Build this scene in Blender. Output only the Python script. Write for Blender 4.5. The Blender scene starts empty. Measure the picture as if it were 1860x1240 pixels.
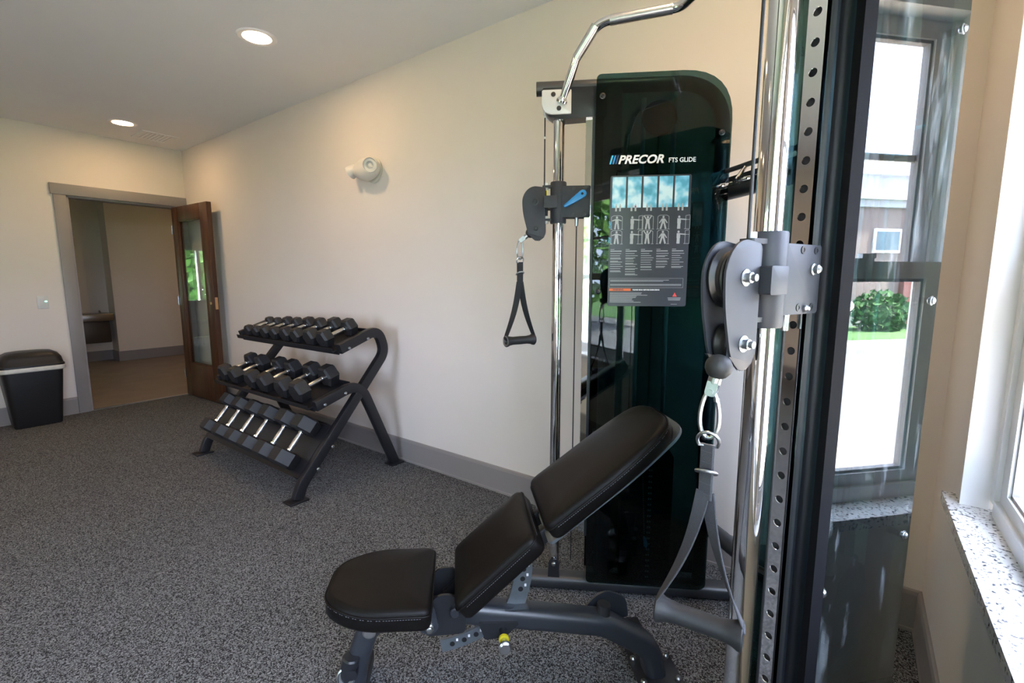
import bpy, bmesh, math, random
from mathutils import Vector, Matrix
random.seed(7)
R = math.radians
PI = math.pi
V = Vector
scene = bpy.context.scene
COL = scene.collection

# ------------------------------------------------------------------ camera, world, exposure
cam = bpy.data.cameras.new('camera')
cam.sensor_width = 36.0
cam.lens = 854.557 / 1860.0 * 36.0
cam.clip_start = 0.02
cam_ob = bpy.data.objects.new('camera', cam)
COL.objects.link(cam_ob)
cam_ob.location = (5.983, -2.145, 1.282)
cam_ob.rotation_mode = 'XYZ'
cam_ob.rotation_euler = (PI / 2 - 0.132, 0.0, 0.634)
scene.camera = cam_ob

scene.view_settings.view_transform = 'Standard'
scene.view_settings.look = 'None'
scene.view_settings.exposure = 1.48
scene.view_settings.gamma = 1.0
scene.view_settings.use_curve_mapping = False

world = bpy.data.worlds.new('overcast_sky')
scene.world = world
world.use_nodes = True
_nt = world.node_tree
_bg = _nt.nodes['Background']
_bg.inputs['Color'].default_value = (0.76, 0.865, 1.16, 1)
_bg.inputs['Strength'].default_value = 7.0
sun = bpy.data.lights.new('sun', 'SUN'); sun.energy = 36.0; sun.angle = R(4); sun.color = (1.0, 0.93, 0.84)
sun_ob = bpy.data.objects.new('sun', sun); COL.objects.link(sun_ob)
sun_ob.rotation_euler = Vector((0.25, -0.65, -0.95)).to_track_quat('-Z', 'Y').to_euler()
LAMP_STRENGTH = 48.0
LAMP_COLOR = (1.0, 0.65, 0.34)
scene.cycles.max_bounces = 10
scene.cycles.diffuse_bounces = 4
scene.cycles.glossy_bounces = 5
scene.cycles.transparent_max_bounces = 24
scene.cycles.transmission_bounces = 6
scene.cycles.caustics_reflective = False
scene.cycles.caustics_refractive = False
scene.cycles.sample_clamp_indirect = 8.0

# ------------------------------------------------------------------ materials
MATS = {}
def nodes_of(name):
    m = bpy.data.materials.new(name)
    m.use_nodes = True
    nt = m.node_tree
    return m, nt, nt.nodes['Principled BSDF'], nt.nodes['Material Output']

def mat(name, col, rough=0.5, metal=0.0, spec=0.5, noise=0.0, nscale=40.0, bump=0.0, bscale=200.0, coat=0.0, emit=None, estr=0.0):
    m, nt, b, out = nodes_of(name)
    b.inputs['Roughness'].default_value = rough
    b.inputs['Metallic'].default_value = metal
    b.inputs['Specular IOR Level'].default_value = spec
    b.inputs['Coat Weight'].default_value = coat
    tc = nt.nodes.new('ShaderNodeTexCoord')
    nz = nt.nodes.new('ShaderNodeTexNoise')
    nz.inputs['Scale'].default_value = nscale
    nz.inputs['Detail'].default_value = 4
    nt.links.new(tc.outputs['Object'], nz.inputs['Vector'])
    rp = nt.nodes.new('ShaderNodeValToRGB')
    k = noise
    rp.color_ramp.elements[0].color = (col[0] * (1 - k), col[1] * (1 - k), col[2] * (1 - k), 1)
    rp.color_ramp.elements[1].color = (min(1, col[0] * (1 + k)), min(1, col[1] * (1 + k)), min(1, col[2] * (1 + k)), 1)
    rp.color_ramp.elements[0].position = 0.3
    rp.color_ramp.elements[1].position = 0.7
    nt.links.new(nz.outputs['Fac'], rp.inputs['Fac'])
    nt.links.new(rp.outputs['Color'], b.inputs['Base Color'])
    if bump:
        n2 = nt.nodes.new('ShaderNodeTexNoise')
        n2.inputs['Scale'].default_value = bscale
        n2.inputs['Detail'].default_value = 3
        nt.links.new(tc.outputs['Object'], n2.inputs['Vector'])
        bp = nt.nodes.new('ShaderNodeBump')
        bp.inputs['Strength'].default_value = bump
        bp.inputs['Distance'].default_value = 0.002
        nt.links.new(n2.outputs['Fac'], bp.inputs['Height'])
        nt.links.new(bp.outputs['Normal'], b.inputs['Normal'])
    if emit:
        b.inputs['Emission Color'].default_value = (*emit, 1)
        b.inputs['Emission Strength'].default_value = estr
    MATS[name] = m
    return m

mat('wall_paint', (0.77, 0.705, 0.645), 0.75, noise=0.012, nscale=3, bump=0.05, bscale=350)
mat('ceiling_paint', (0.87, 0.875, 0.895), 0.85, noise=0.01, nscale=3)
mat('trim_paint', (0.28, 0.255, 0.245), 0.45, noise=0.02, nscale=8)
mat('hall_paint', (0.80, 0.71, 0.60), 0.8, noise=0.01, nscale=3)
mat('hall_tile', (0.28, 0.22, 0.175), 0.45, noise=0.12, nscale=4)
mat('black_metal', (0.016, 0.017, 0.020), 0.34, spec=0.5, noise=0.05, nscale=60)
mat('satin_metal', (0.017, 0.020, 0.027), 0.42, spec=1.0, noise=0.04, nscale=30)
mat('flat_black', (0.008, 0.008, 0.009), 0.8, spec=0.02, bump=0.2, bscale=900)
mat('powder_grey', (0.030, 0.032, 0.039), 0.48, spec=0.35, noise=0.04, nscale=60)
mat('rack_metal', (0.012, 0.012, 0.014), 0.38, noise=0.05, nscale=60)
mat('black_rubber', (0.014, 0.014, 0.015), 0.55, noise=0.1, nscale=90, bump=0.06, bscale=400)
mat('black_plastic', (0.012, 0.012, 0.013), 0.42, noise=0.06, nscale=60)
mat('black_vinyl', (0.0065, 0.0055, 0.005), 0.38, spec=0.13, noise=0.08, nscale=150, bump=0.18, bscale=900)
mat('thread', (0.16, 0.16, 0.17), 0.7)
mat('webbing', (0.045, 0.045, 0.052), 0.8, noise=0.2, nscale=600, bump=0.35, bscale=900)
mat('webbing_black', (0.012, 0.012, 0.014), 0.8, noise=0.2, nscale=600, bump=0.3, bscale=900)
mat('chrome', (0.78, 0.78, 0.78), 0.045, metal=1.0)
mat('brushed_steel', (0.62, 0.63, 0.64), 0.28, metal=1.0, noise=0.06, nscale=90)
mat('zinc', (0.42, 0.44, 0.45), 0.30, metal=1.0, noise=0.08, nscale=120)
mat('silver_paint', (0.62, 0.63, 0.64), 0.35, metal=0.35)
mat('grey_plate', (0.20, 0.225, 0.25), 0.36, metal=0.7, noise=0.06, nscale=50)
mat('blue_plastic', (0.02, 0.22, 0.52), 0.35)
mat('blue_tag', (0.10, 0.48, 0.80), 0.4)
mat('yellow_plastic', (0.62, 0.52, 0.02), 0.45)
mat('white_plastic', (0.72, 0.72, 0.70), 0.4)
mat('white_vinyl', (0.86, 0.86, 0.87), 0.35)
mat('fixture_white', (0.70, 0.67, 0.61), 0.4)
mat('dark_void', (0.004, 0.004, 0.005), 0.7)
mat('liner_bag', (0.66, 0.64, 0.58), 0.35, noise=0.06, nscale=30, bump=0.4, bscale=40)
mat('brass', (0.75, 0.48, 0.25), 0.3, metal=1.0)
mat('print_white', (0.80, 0.80, 0.80), 0.4)
mat('print_grey', (0.42, 0.43, 0.44), 0.5)
mat('print_cyan', (0.07, 0.48, 0.72), 0.4)
mat('print_blue', (0.02, 0.20, 0.50), 0.4)
mat('print_navy', (0.015, 0.055, 0.16), 0.4)
mat('print_orange', (0.75, 0.16, 0.05), 0.5)
mat('print_red', (0.65, 0.06, 0.05), 0.5)
mat('placard', (0.045, 0.048, 0.058), 0.30, noise=0.02)
mat('placard_grey', (0.11, 0.115, 0.125), 0.32)
mat('led_green', (0.02, 0.3, 0.2), 0.4, emit=(0.2, 1.0, 0.7), estr=3.0)
mat('asphalt', (0.17, 0.175, 0.185), 0.9, noise=0.12, nscale=2)
mat('concrete', (0.38, 0.35, 0.30), 0.9, noise=0.1, nscale=1.5)
mat('kerb', (0.42, 0.41, 0.40), 0.9, noise=0.1, nscale=3)
mat('apron', (0.42, 0.35, 0.27), 0.9, noise=0.12, nscale=1.2)
mat('grass', (0.075, 0.17, 0.045), 0.95, noise=0.4, nscale=25)
mat('leaves', (0.045, 0.13, 0.03), 0.8, noise=0.5, nscale=30)
mat('leaves_light', (0.11, 0.24, 0.05), 0.8, noise=0.5, nscale=30)
mat('bark', (0.10, 0.07, 0.05), 0.9, noise=0.3, nscale=20)
mat('cornice', (0.45, 0.45, 0.46), 0.7)
mat('far_glass', (0.10, 0.14, 0.17), 0.08)
mat('soffit', (0.40, 0.38, 0.37), 0.8)
mat('steel_basin', (0.34, 0.33, 0.31), 0.3, metal=1.0)
mat('fountain_skirt', (0.10, 0.085, 0.07), 0.4, metal=0.6)
mat('lamp_glow', (0.9, 0.9, 0.9), 0.5, emit=LAMP_COLOR, estr=LAMP_STRENGTH)
mat('table_white', (0.6, 0.6, 0.58), 0.4)

def floor_mat():
    m, nt, b, out = nodes_of('rubber_floor')
    tc = nt.nodes.new('ShaderNodeTexCoord')
    v = nt.nodes.new('ShaderNodeTexVoronoi'); v.inputs['Scale'].default_value = 255
    v2 = nt.nodes.new('ShaderNodeTexVoronoi'); v2.inputs['Scale'].default_value = 420
    n = nt.nodes.new('ShaderNodeTexNoise'); n.inputs['Scale'].default_value = 2.0; n.inputs['Detail'].default_value = 3
    for x in (v, v2, n):
        nt.links.new(tc.outputs['Object'], x.inputs['Vector'])
    r1 = nt.nodes.new('ShaderNodeValToRGB')
    e = r1.color_ramp.elements
    e[0].position = 0.50; e[0].color = (0.016, 0.016, 0.018, 1)
    e[1].position = 0.60; e[1].color = (0.16, 0.165, 0.175, 1)
    sx = nt.nodes.new('ShaderNodeSeparateColor'); nt.links.new(v.outputs['Color'], sx.inputs['Color'])
    nt.links.new(sx.outputs['Red'], r1.inputs['Fac'])
    r2 = nt.nodes.new('ShaderNodeValToRGB')
    e = r2.color_ramp.elements
    e[0].position = 0.72; e[0].color = (0.0, 0.0, 0.0, 1)
    e[1].position = 0.85; e[1].color = (0.20, 0.20, 0.195, 1)
    sy = nt.nodes.new('ShaderNodeSeparateColor'); nt.links.new(v2.outputs['Color'], sy.inputs['Color'])
    nt.links.new(sy.outputs['Green'], r2.inputs['Fac'])
    ad = nt.nodes.new('ShaderNodeMix'); ad.data_type = 'RGBA'; ad.blend_type = 'ADD'; ad.inputs['Factor'].default_value = 1
    nt.links.new(r1.outputs['Color'], ad.inputs['A']); nt.links.new(r2.outputs['Color'], ad.inputs['B'])
    mu = nt.nodes.new('ShaderNodeMix'); mu.data_type = 'RGBA'; mu.blend_type = 'MULTIPLY'; mu.inputs['Factor'].default_value = 0.5
    r3 = nt.nodes.new('ShaderNodeValToRGB')
    r3.color_ramp.elements[0].color = (0.65, 0.65, 0.65, 1); r3.color_ramp.elements[1].color = (1, 1, 1, 1)
    nt.links.new(n.outputs['Fac'], r3.inputs['Fac'])
    nt.links.new(ad.outputs['Result'], mu.inputs['A']); nt.links.new(r3.outputs['Color'], mu.inputs['B'])
    nt.links.new(mu.outputs['Result'], b.inputs['Base Color'])
    b.inputs['Roughness'].default_value = 0.8
    b.inputs['Specular IOR Level'].default_value = 0.25
    bp = nt.nodes.new('ShaderNodeBump'); bp.inputs['Strength'].default_value = 0.5; bp.inputs['Distance'].default_value = 0.001
    nt.links.new(v.outputs['Distance'], bp.inputs['Height']); nt.links.new(bp.outputs['Normal'], b.inputs['Normal'])
    MATS['rubber_floor'] = m
floor_mat()

def granite_mat():
    m, nt, b, out = nodes_of('granite')
    tc = nt.nodes.new('ShaderNodeTexCoord')
    v = nt.nodes.new('ShaderNodeTexNoise'); v.inputs['Scale'].default_value = 120; v.inputs['Detail'].default_value = 6
    nt.links.new(tc.outputs['Object'], v.inputs['Vector'])
    r = nt.nodes.new('ShaderNodeValToRGB'); e = r.color_ramp.elements
    e[0].position = 0.36; e[0].color = (0.05, 0.05, 0.06, 1)
    e[1].position = 0.47; e[1].color = (0.72, 0.72, 0.72, 1)
    nt.links.new(v.outputs['Fac'], r.inputs['Fac']); nt.links.new(r.outputs['Color'], b.inputs['Base Color'])
    b.inputs['Roughness'].default_value = 0.15
    MATS['granite'] = m
granite_mat()

def wood_mat():
    m, nt, b, out = nodes_of('wood')
    tc = nt.nodes.new('ShaderNodeTexCoord')
    mp = nt.nodes.new('ShaderNodeMapping'); mp.inputs['Scale'].default_value = (14, 14, 0.7)
    nt.links.new(tc.outputs['Object'], mp.inputs['Vector'])
    n = nt.nodes.new('ShaderNodeTexNoise'); n.inputs['Scale'].default_value = 2.2; n.inputs['Detail'].default_value = 7; n.inputs['Distortion'].default_value = 0.6
    nt.links.new(mp.outputs['Vector'], n.inputs['Vector'])
    r = nt.nodes.new('ShaderNodeValToRGB'); e = r.color_ramp.elements
    e[0].position = 0.3; e[0].color = (0.045, 0.017, 0.008, 1)
    e[1].position = 0.72; e[1].color = (0.115, 0.046, 0.020, 1)
    nt.links.new(n.outputs['Fac'], r.inputs['Fac']); nt.links.new(r.outputs['Color'], b.inputs['Base Color'])
    b.inputs['Roughness'].default_value = 0.32
    MATS['wood'] = m
wood_mat()

def sheet_mat(name, tint, rough=0.01, ior=1.49, dirt=0.0):
    """thin transparent sheet: tinted see-through plus mirror reflection by Fresnel"""
    m = bpy.data.materials.new(name); m.use_nodes = True
    nt = m.node_tree; nt.nodes.clear()
    out = nt.nodes.new('ShaderNodeOutputMaterial')
    tr = nt.nodes.new('ShaderNodeBsdfTransparent'); tr.inputs['Color'].default_value = (*tint, 1)
    gl = nt.nodes.new('ShaderNodeBsdfAnisotropic'); gl.inputs['Roughness'].default_value = rough
    fr = nt.nodes.new('ShaderNodeFresnel')
    geo = nt.nodes.new('ShaderNodeNewGeometry')
    mr = nt.nodes.new('ShaderNodeMapRange'); mr.inputs['To Min'].default_value = ior; mr.inputs['To Max'].default_value = 1.0 / ior
    nt.links.new(geo.outputs['Backfacing'], mr.inputs['Value']); nt.links.new(mr.outputs['Result'], fr.inputs['IOR'])
    mx = nt.nodes.new('ShaderNodeMixShader')
    nt.links.new(fr.outputs['Fac'], mx.inputs['Fac']); nt.links.new(tr.outputs[0], mx.inputs[1]); nt.links.new(gl.outputs[0], mx.inputs[2])
    last = mx
    if dirt:
        df = nt.nodes.new('ShaderNodeBsdfDiffuse'); df.inputs['Color'].default_value = (0.62, 0.68, 0.72, 1)
        tc = nt.nodes.new('ShaderNodeTexCoord')
        mp = nt.nodes.new('ShaderNodeMapping'); mp.inputs['Scale'].default_value = (9, 9, 2.6); mp.inputs['Rotation'].default_value = (0.5, 0.35, 0)
        n = nt.nodes.new('ShaderNodeTexNoise'); n.inputs['Scale'].default_value = 1.6; n.inputs['Detail'].default_value = 8; n.inputs['Roughness'].default_value = 0.65
        nt.links.new(tc.outputs['Object'], mp.inputs['Vector']); nt.links.new(mp.outputs['Vector'], n.inputs['Vector'])
        r = nt.nodes.new('ShaderNodeValToRGB'); e = r.color_ramp.elements
        e[0].position = 0.56; e[0].color = (0.004, 0.004, 0.004, 1); e[1].position = 0.74; e[1].color = (dirt, dirt, dirt, 1)
        nt.links.new(n.outputs['Fac'], r.inputs['Fac'])
        m2 = nt.nodes.new('ShaderNodeMixShader')
        nt.links.new(r.outputs['Color'], m2.inputs['Fac']); nt.links.new(mx.outputs[0], m2.inputs[1]); nt.links.new(df.outputs[0], m2.inputs[2])
        last = m2
    nt.links.new(last.outputs[0], out.inputs['Surface'])
    MATS[name] = m
sheet_mat('window_glass', (0.97, 0.985, 0.98), 0.0, 1.35)
sheet_mat('door_glass', (0.93, 0.96, 0.95), 0.0, 1.5)
sheet_mat('acrylic', (0.26, 0.385, 0.39), 0.012, 1.5)
sheet_mat('acrylic_smudged', (0.28, 0.41, 0.42), 0.006, 1.62, 0.16)

def photo_mat(i):
    m, nt, b, out = nodes_of('print_photo')
    tc = nt.nodes.new('ShaderNodeTexCoord')
    n = nt.nodes.new('ShaderNodeTexNoise'); n.inputs['Scale'].default_value = 22; n.inputs['Detail'].default_value = 2
    nt.links.new(tc.outputs['Object'], n.inputs['Vector'])
    r = nt.nodes.new('ShaderNodeValToRGB'); e = r.color_ramp.elements
    e[0].position = 0.36; e[0].color = (0.09, 0.36, 0.52, 1); e[1].position = 0.62; e[1].color = (0.62, 0.82, 0.90, 1)
    x = e.new(0.47); x.color = (0.20, 0.56, 0.74, 1)
    nt.links.new(n.outputs['Fac'], r.inputs['Fac']); nt.links.new(r.outputs['Color'], b.inputs['Base Color'])
    b.inputs['Roughness'].default_value = 0.35
    MATS['print_photo'] = m
photo_mat(0)

def brick_mat():
    m, nt, b, out = nodes_of('far_brick')
    tc = nt.nodes.new('ShaderNodeTexCoord')
    mp = nt.nodes.new('ShaderNodeMapping'); mp.inputs['Rotation'].default_value = (R(90), 0, R(90))
    bk = nt.nodes.new('ShaderNodeTexBrick'); bk.inputs['Scale'].default_value = 4.0
    bk.inputs['Color1'].default_value = (0.22, 0.075, 0.06, 1); bk.inputs['Color2'].default_value = (0.18, 0.06, 0.05, 1)
    bk.inputs['Mortar'].default_value = (0.26, 0.20, 0.18, 1); bk.inputs['Mortar Size'].default_value = 0.015
    nt.links.new(tc.outputs['Object'], mp.inputs['Vector']); nt.links.new(mp.outputs['Vector'], bk.inputs['Vector'])
    nt.links.new(bk.outputs['Color'], b.inputs['Base Color']); b.inputs['Roughness'].default_value = 0.9
    MATS['far_brick'] = m
brick_mat()

# ------------------------------------------------------------------ mesh building helpers
def frame_from(d):
    d = V(d).normalized()
    a = V((0, 0, 1)) if abs(d.z) < 0.95 else V((1, 0, 0))
    x = a.cross(d).normalized()
    return x, d.cross(x).normalized(), d

def fillet(pts, radii, n=6):
    """round the inner corners of a polyline"""
    pts = [V(q) for q in pts]; out = [pts[0]]
    for i in range(1, len(pts) - 1):
        r = radii[i - 1] if isinstance(radii, (list, tuple)) else radii
        a, b, c = pts[i - 1], pts[i], pts[i + 1]
        d1 = (a - b).normalized(); d2 = (c - b).normalized()
        ang = d1.angle(d2)
        if r <= 0 or ang > PI - 0.02:
            out.append(b); continue
        t = min(r / math.tan(ang / 2), (a - b).length * 0.49, (c - b).length * 0.49)
        p0, p1 = b + d1 * t, b + d2 * t
        for k in range(n + 1):
            s = k / n
            out.append(p0 * (1 - s) ** 2 + b * 2 * s * (1 - s) + p1 * s * s)
    out.append(pts[-1])
    return out

def rrect(w, h, r, n=3):
    """rounded rectangle polygon"""
    o = []
    for cx, cy, a0 in ((w / 2 - r, h / 2 - r, 0), (-w / 2 + r, h / 2 - r, 90), (-w / 2 + r, -h / 2 + r, 180), (w / 2 - r, -h / 2 + r, 270)):
        for k in range(n + 1):
            a = R(a0 + 90 * k / n); o.append((cx + r * math.cos(a), cy + r * math.sin(a)))
    return o

class MB:
    def __init__(self):
        self.v = []; self.f = []
    def add(self, vs, fs, M=None):
        o = len(self.v)
        self.v += [(M @ V(q)) if M else V(q) for q in vs]
        self.f += [tuple(i + o for i in f) for f in fs]
        return self
    def bm(self, bm, M=None):
        bm.verts.ensure_lookup_table(); bm.verts.index_update()
        self.add([v.co.copy() for v in bm.verts], [[v.index for v in f.verts] for f in bm.faces], M)
        bm.free(); return self
    def box(self, lo, hi, bevel=0.0, M=None, seg=2):
        lo = V(lo); hi = V(hi)
        b = bmesh.new(); bmesh.ops.create_cube(b, size=1)
        for v in b.verts:
            v.co = V([(lo[i] + hi[i]) / 2 + v.co[i] * (hi[i] - lo[i]) for i in range(3)])
        if bevel > 0:
            bmesh.ops.bevel(b, geom=b.edges[:], offset=bevel, segments=seg, profile=0.5, affect='EDGES')
        return self.bm(b, M)
    def ring_loft(self, rings, closed=False, caps=True):
        n = len(rings[0]); o = len(self.v)
        for r in rings: self.v += [V(q) for q in r]
        m = len(rings)
        for i in range(m if closed else m - 1):
            j = (i + 1) % m
            for k in range(n):
                self.f.append((o + i * n + k, o + i * n + (k + 1) % n, o + j * n + (k + 1) % n, o + j * n + k))
        if caps and not closed:
            self.f.append(tuple(o + k for k in range(n))[::-1]); self.f.append(tuple(o + (m - 1) * n + k for k in range(n)))
        return self
    def sweep(self, path, prof, up=(0, 0, 1), closed=False, caps=True, scales=None):
        """prof: list of (side, up) pairs, swept along path with minimal twist"""
        path = [V(q) for q in path]; n = len(path); rings = []
        t0 = (path[1] - path[0]).normalized()
        side = t0.cross(V(up))
        if side.length < 1e-4: side = t0.cross(V((1, 0, 0)))
        side.normalize()
        for i in range(n):
            if closed: t = (path[(i + 1) % n] - path[i - 1]).normalized()
            elif i == 0: t = t0
            elif i == n - 1: t = (path[-1] - path[-2]).normalized()
            else: t = ((path[i + 1] - path[i]).normalized() + (path[i] - path[i - 1]).normalized()).normalized()
            side = (side - t * side.dot(t)).normalized()
            u = side.cross(t)
            k = scales[i] if scales else 1.0
            m = 1.0
            if 0 < i < n - 1:
                a = (path[i] - path[i - 1]).angle(path[i + 1] - path[i]); m = 1 / max(0.7, math.cos(a / 2))
            rings.append([path[i] + side * a_ * k * m + u * b_ * k * m for a_, b_ in prof])
        return self.ring_loft(rings, closed, caps)
    def tube(self, path, r, seg=14, closed=False, caps=True, scales=None):
        return self.sweep(path, [(r * math.cos(2 * PI * k / seg), r * math.sin(2 * PI * k / seg)) for k in range(seg)], closed=closed, caps=caps, scales=scales)
    def cyl(self, p0, p1, r, r1=None, seg=20, bevel=0.0):
        p0 = V(p0); p1 = V(p1); r1 = r if r1 is None else r1
        L = (p1 - p0).length
        if bevel: prof = [(r - bevel, 0), (r, bevel), (r1, L - bevel), (r1 - bevel, L)]
        else: prof = [(r, 0), (r1, L)]
        return self.lathe(prof, p0, p1 - p0, seg)
    def lathe(self, prof, origin, axis, seg=20, caps=True):
        x, y, d = frame_from(axis); o = V(origin)
        rings = [[o + d * h + (x * math.cos(2 * PI * k / seg) + y * math.sin(2 * PI * k / seg)) * max(rad, 1e-5) for k in range(seg)] for rad, h in prof]
        return self.ring_loft(rings, False, caps)
    def sphere(self, c, r, seg=18, rings=10, scale=(1, 1, 1)):
        b = bmesh.new(); bmesh.ops.create_uvsphere(b, u_segments=seg, v_segments=rings, radius=r)
        return self.bm(b, Matrix.Translation(V(c)) @ Matrix.Diagonal((*scale, 1)))
    def prism(self, poly, fn, t0, t1, bevel=0.0):
        """poly: 2D outline; fn(a, b, t) -> 3D point; extruded between t0 and t1"""
        n = len(poly); b = bmesh.new()
        lo = [b.verts.new(fn(a, c, t0)) for a, c in poly]; hi = [b.verts.new(fn(a, c, t1)) for a, c in poly]
        b.faces.new(lo[::-1]); b.faces.new(hi)
        for i in range(n): b.faces.new((lo[i], lo[(i + 1) % n], hi[(i + 1) % n], hi[i]))
        if bevel:
            caps = [f for f in b.faces if len(f.verts) == n and n > 4] or b.faces[:2]
            es = list({e for f in caps for e in f.edges})
            bmesh.ops.bevel(b, geom=es, offset=bevel, segments=2, profile=0.5, affect='EDGES')
        bmesh.ops.recalc_face_normals(b, faces=b.faces[:])
        return self.bm(b)
    def build(self, name, m, parent=None, origin=None, smooth=True, angle=35, recalc=True):
        me = bpy.data.meshes.new(name)
        if parent is not None: o = V(ORIG[parent.name])
        else: o = V(origin) if origin is not None else V((0, 0, 0))
        me.from_pydata([tuple(q - o) for q in self.v], [], self.f); me.update()
        if recalc:
            b = bmesh.new(); b.from_mesh(me); bmesh.ops.recalc_face_normals(b, faces=b.faces[:]); b.to_mesh(me); b.free()
        if smooth:
            me.polygons.foreach_set('use_smooth', [True] * len(me.polygons))
            me.set_sharp_from_angle(angle=R(angle))
        me.materials.append(MATS[m])
        ob = bpy.data.objects.new(name, me); COL.objects.link(ob)
        if parent is not None: ob.parent = parent; ORIG[ob.name] = o
        else: ob.location = o; ORIG[ob.name] = o
        return ob

ORIG = {}
def thing(name, label, cat, loc=(0, 0, 0), group=None):
    o = bpy.data.objects.new(name, None); COL.objects.link(o)
    o.empty_display_size = 0.05
    o.location = loc; ORIG[o.name] = V(loc)
    o['label'] = label; o['category'] = cat
    if group: o['group'] = group
    return o
def tag(o, label, cat, group=None, kind=None):
    o['label'] = label; o['category'] = cat
    if group: o['group'] = group
    if kind: o['kind'] = kind
    return o
def struct(o, label=None):
    o['kind'] = 'structure'
    if label: o['label'] = label
    return o
def part(mb, name, m, parent, label=None, **k):
    o = mb.build(name, m, parent, **k)
    if label: o['label'] = label
    return o
def copy_part(src, parent, M):
    """same mesh data, moved by M (matrix in the parent's frame)"""
    c = src.copy(); COL.objects.link(c); c.parent = parent; c.matrix_local = M; ORIG[c.name] = ORIG[src.name]
    return c

_font_cache = {}
def text_flat(s, size, shear=0.0, bold=0.0, spacing=1.0, align='LEFT'):
    cu = bpy.data.curves.new('lettering', 'FONT'); cu.body = s; cu.size = size; cu.shear = shear; cu.offset = bold
    cu.space_character = spacing; cu.align_x = align; cu.resolution_u = 3
    ob = bpy.data.objects.new('lettering', cu); COL.objects.link(ob)
    dg = bpy.context.evaluated_depsgraph_get()
    me = bpy.data.meshes.new_from_object(ob.evaluated_get(dg))
    vs = [v.co.copy() for v in me.vertices]; fs = [tuple(q.vertices) for q in me.polygons]
    bpy.data.objects.remove(ob); bpy.data.meshes.remove(me); bpy.data.curves.remove(cu)
    return vs, fs
def text_on(mb, s, size, fn, x, y, t, width=None, **k):
    vs, fs = text_flat(s, size, **k)
    if width:
        w = max(v.x for v in vs) - min(v.x for v in vs); f = width / w
        vs = [V((v.x * f, v.y, 0)) for v in vs]
    mb.add([fn(x + v.x, y + v.y, t) for v in vs], fs)

# ------------------------------------------------------------------ the room
W = 6.25; H = 2.64; YF = -5.2
TH = 0.12
DO0, DO1, DOH = -0.975, -0.055, 2.05      # door opening in the left wall
WN0, WN1, WZ0, WZ1 = -1.44, -0.43, 0.67, 1.985   # window opening in the right wall
X2 = (-3.30, -1.58)                          # second window, right wall
F3 = (3.9, 5.7)                              # front wall windows
WT = 0.16

struct(MB().box((-0.02, YF, -0.1), (W + 0.02, 0.02, 0)).build('floor', 'rubber_floor', smooth=False), 'speckled dark grey rubber gym floor')
struct(MB().box((-TH, YF - WT, H), (W + WT, TH, H + 0.1)).build('ceiling', 'ceiling_paint', smooth=False), 'flat off-white ceiling')
struct(MB().box((-TH, 0, 0), (W + WT, TH, H)).build('wall_back', 'wall_paint', smooth=False), 'long beige painted wall')
struct(MB().box((-TH, YF, 0), (0, DO0, H)).box((-TH, DO0, DOH), (0, DO1, H)).box((-TH, DO1, 0), (0, 0, H)).build('wall_left', 'wall_paint', smooth=False), 'beige wall with the doorway')
rw = MB()
ys = [(YF, X2[0]), (X2[1], WN0), (WN1, 0)]
for a, b in ys: rw.box((W, a, 0), (W + WT, b, H))
for a, b in (X2, (WN0, WN1)):
    rw.box((W, a, 0), (W + WT, b, WZ0)); rw.box((W, a, WZ1), (W + WT, b, H))
struct(rw.build('wall_right', 'wall_paint', smooth=False), 'beige wall with the window beside the machine')
fw = MB()
for a, b in ((-TH, F3[0]), (F3[1], W + WT)): fw.box((a, YF - WT, 0), (b, YF, H))
for a, b in (F3,): fw.box((a, YF - WT, 0), (b, YF, WZ0)).box((a, YF - WT, WZ1), (b, YF, H))
struct(fw.build('wall_front', 'wall_paint', smooth=False), 'beige wall behind the camera')

# baseboards: tall flat board with a small cap
def baseboard(name, p0, p1, inward, label):
    p0 = V((*p0, 0)); p1 = V((*p1, 0)); n = V((*inward, 0))
    prof = [(0, 0), (0.016, 0), (0.016, 0.012), (0.013, 0.016), (0.013, 0.142), (0.009, 0.156), (0.004, 0.160), (0, 0.160)]
    r0 = [p0 + n * a + V((0, 0, b)) for a, b in prof]; r1 = [p1 + n * a + V((0, 0, b)) for a, b in prof]
    return struct(MB().ring_loft([r0, r1]).build(name, 'trim_paint', smooth=False), label)
baseboard('baseboard_back', (0.0, 0), (W, 0), (0, -1), 'taupe baseboard along the long wall')
baseboard('baseboard_left', (0, YF), (0, DO0 - 0.09), (1, 0), 'taupe baseboard left of the doorway')
baseboard('baseboard_right', (W, YF), (W, 0), (-1, 0), 'taupe baseboard under the window')
baseboard('baseboard_front', (0, YF), (W, YF), (0, 1), 'taupe baseboard behind the camera')

# door casing: two jamb boards, head board with a small overhang, inner jambs
tr = thing('trim_1', 'taupe door casing with a wide head board', 'door trim', (0, (DO0 + DO1) / 2, 0))
del tr['category']; tr['kind'] = 'structure'
part(MB().box((0, DO0 - 0.088, 0), (0.02, DO0, DOH + 0.002), 0.002), 'side_casing', 'trim_paint', tr)
part(MB().box((0, DO1, 0), (0.02, -0.004, DOH + 0.002), 0.002), 'side_casing', 'trim_paint', tr)
part(MB().box((0, DO0 - 0.105, DOH), (0.026, -0.002, DOH + 0.098), 0.002), 'head_casing', 'trim_paint', tr)
jb = MB().box((-TH - 0.01, DO0, 0), (0.0, DO0 + 0.018, DOH)).box((-TH - 0.01, DO1 - 0.018, 0), (0.0, DO1, DOH)).box((-TH - 0.01, DO0, DOH - 0.018), (0, DO1, DOH))
part(jb, 'door_jamb', 'trim_paint', tr)
part(MB().box((-0.05, DO0 + 0.018, 0), (0.004, DO1 - 0.018, 0.004)), 'threshold_strip', 'brushed_steel', tr)

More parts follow.
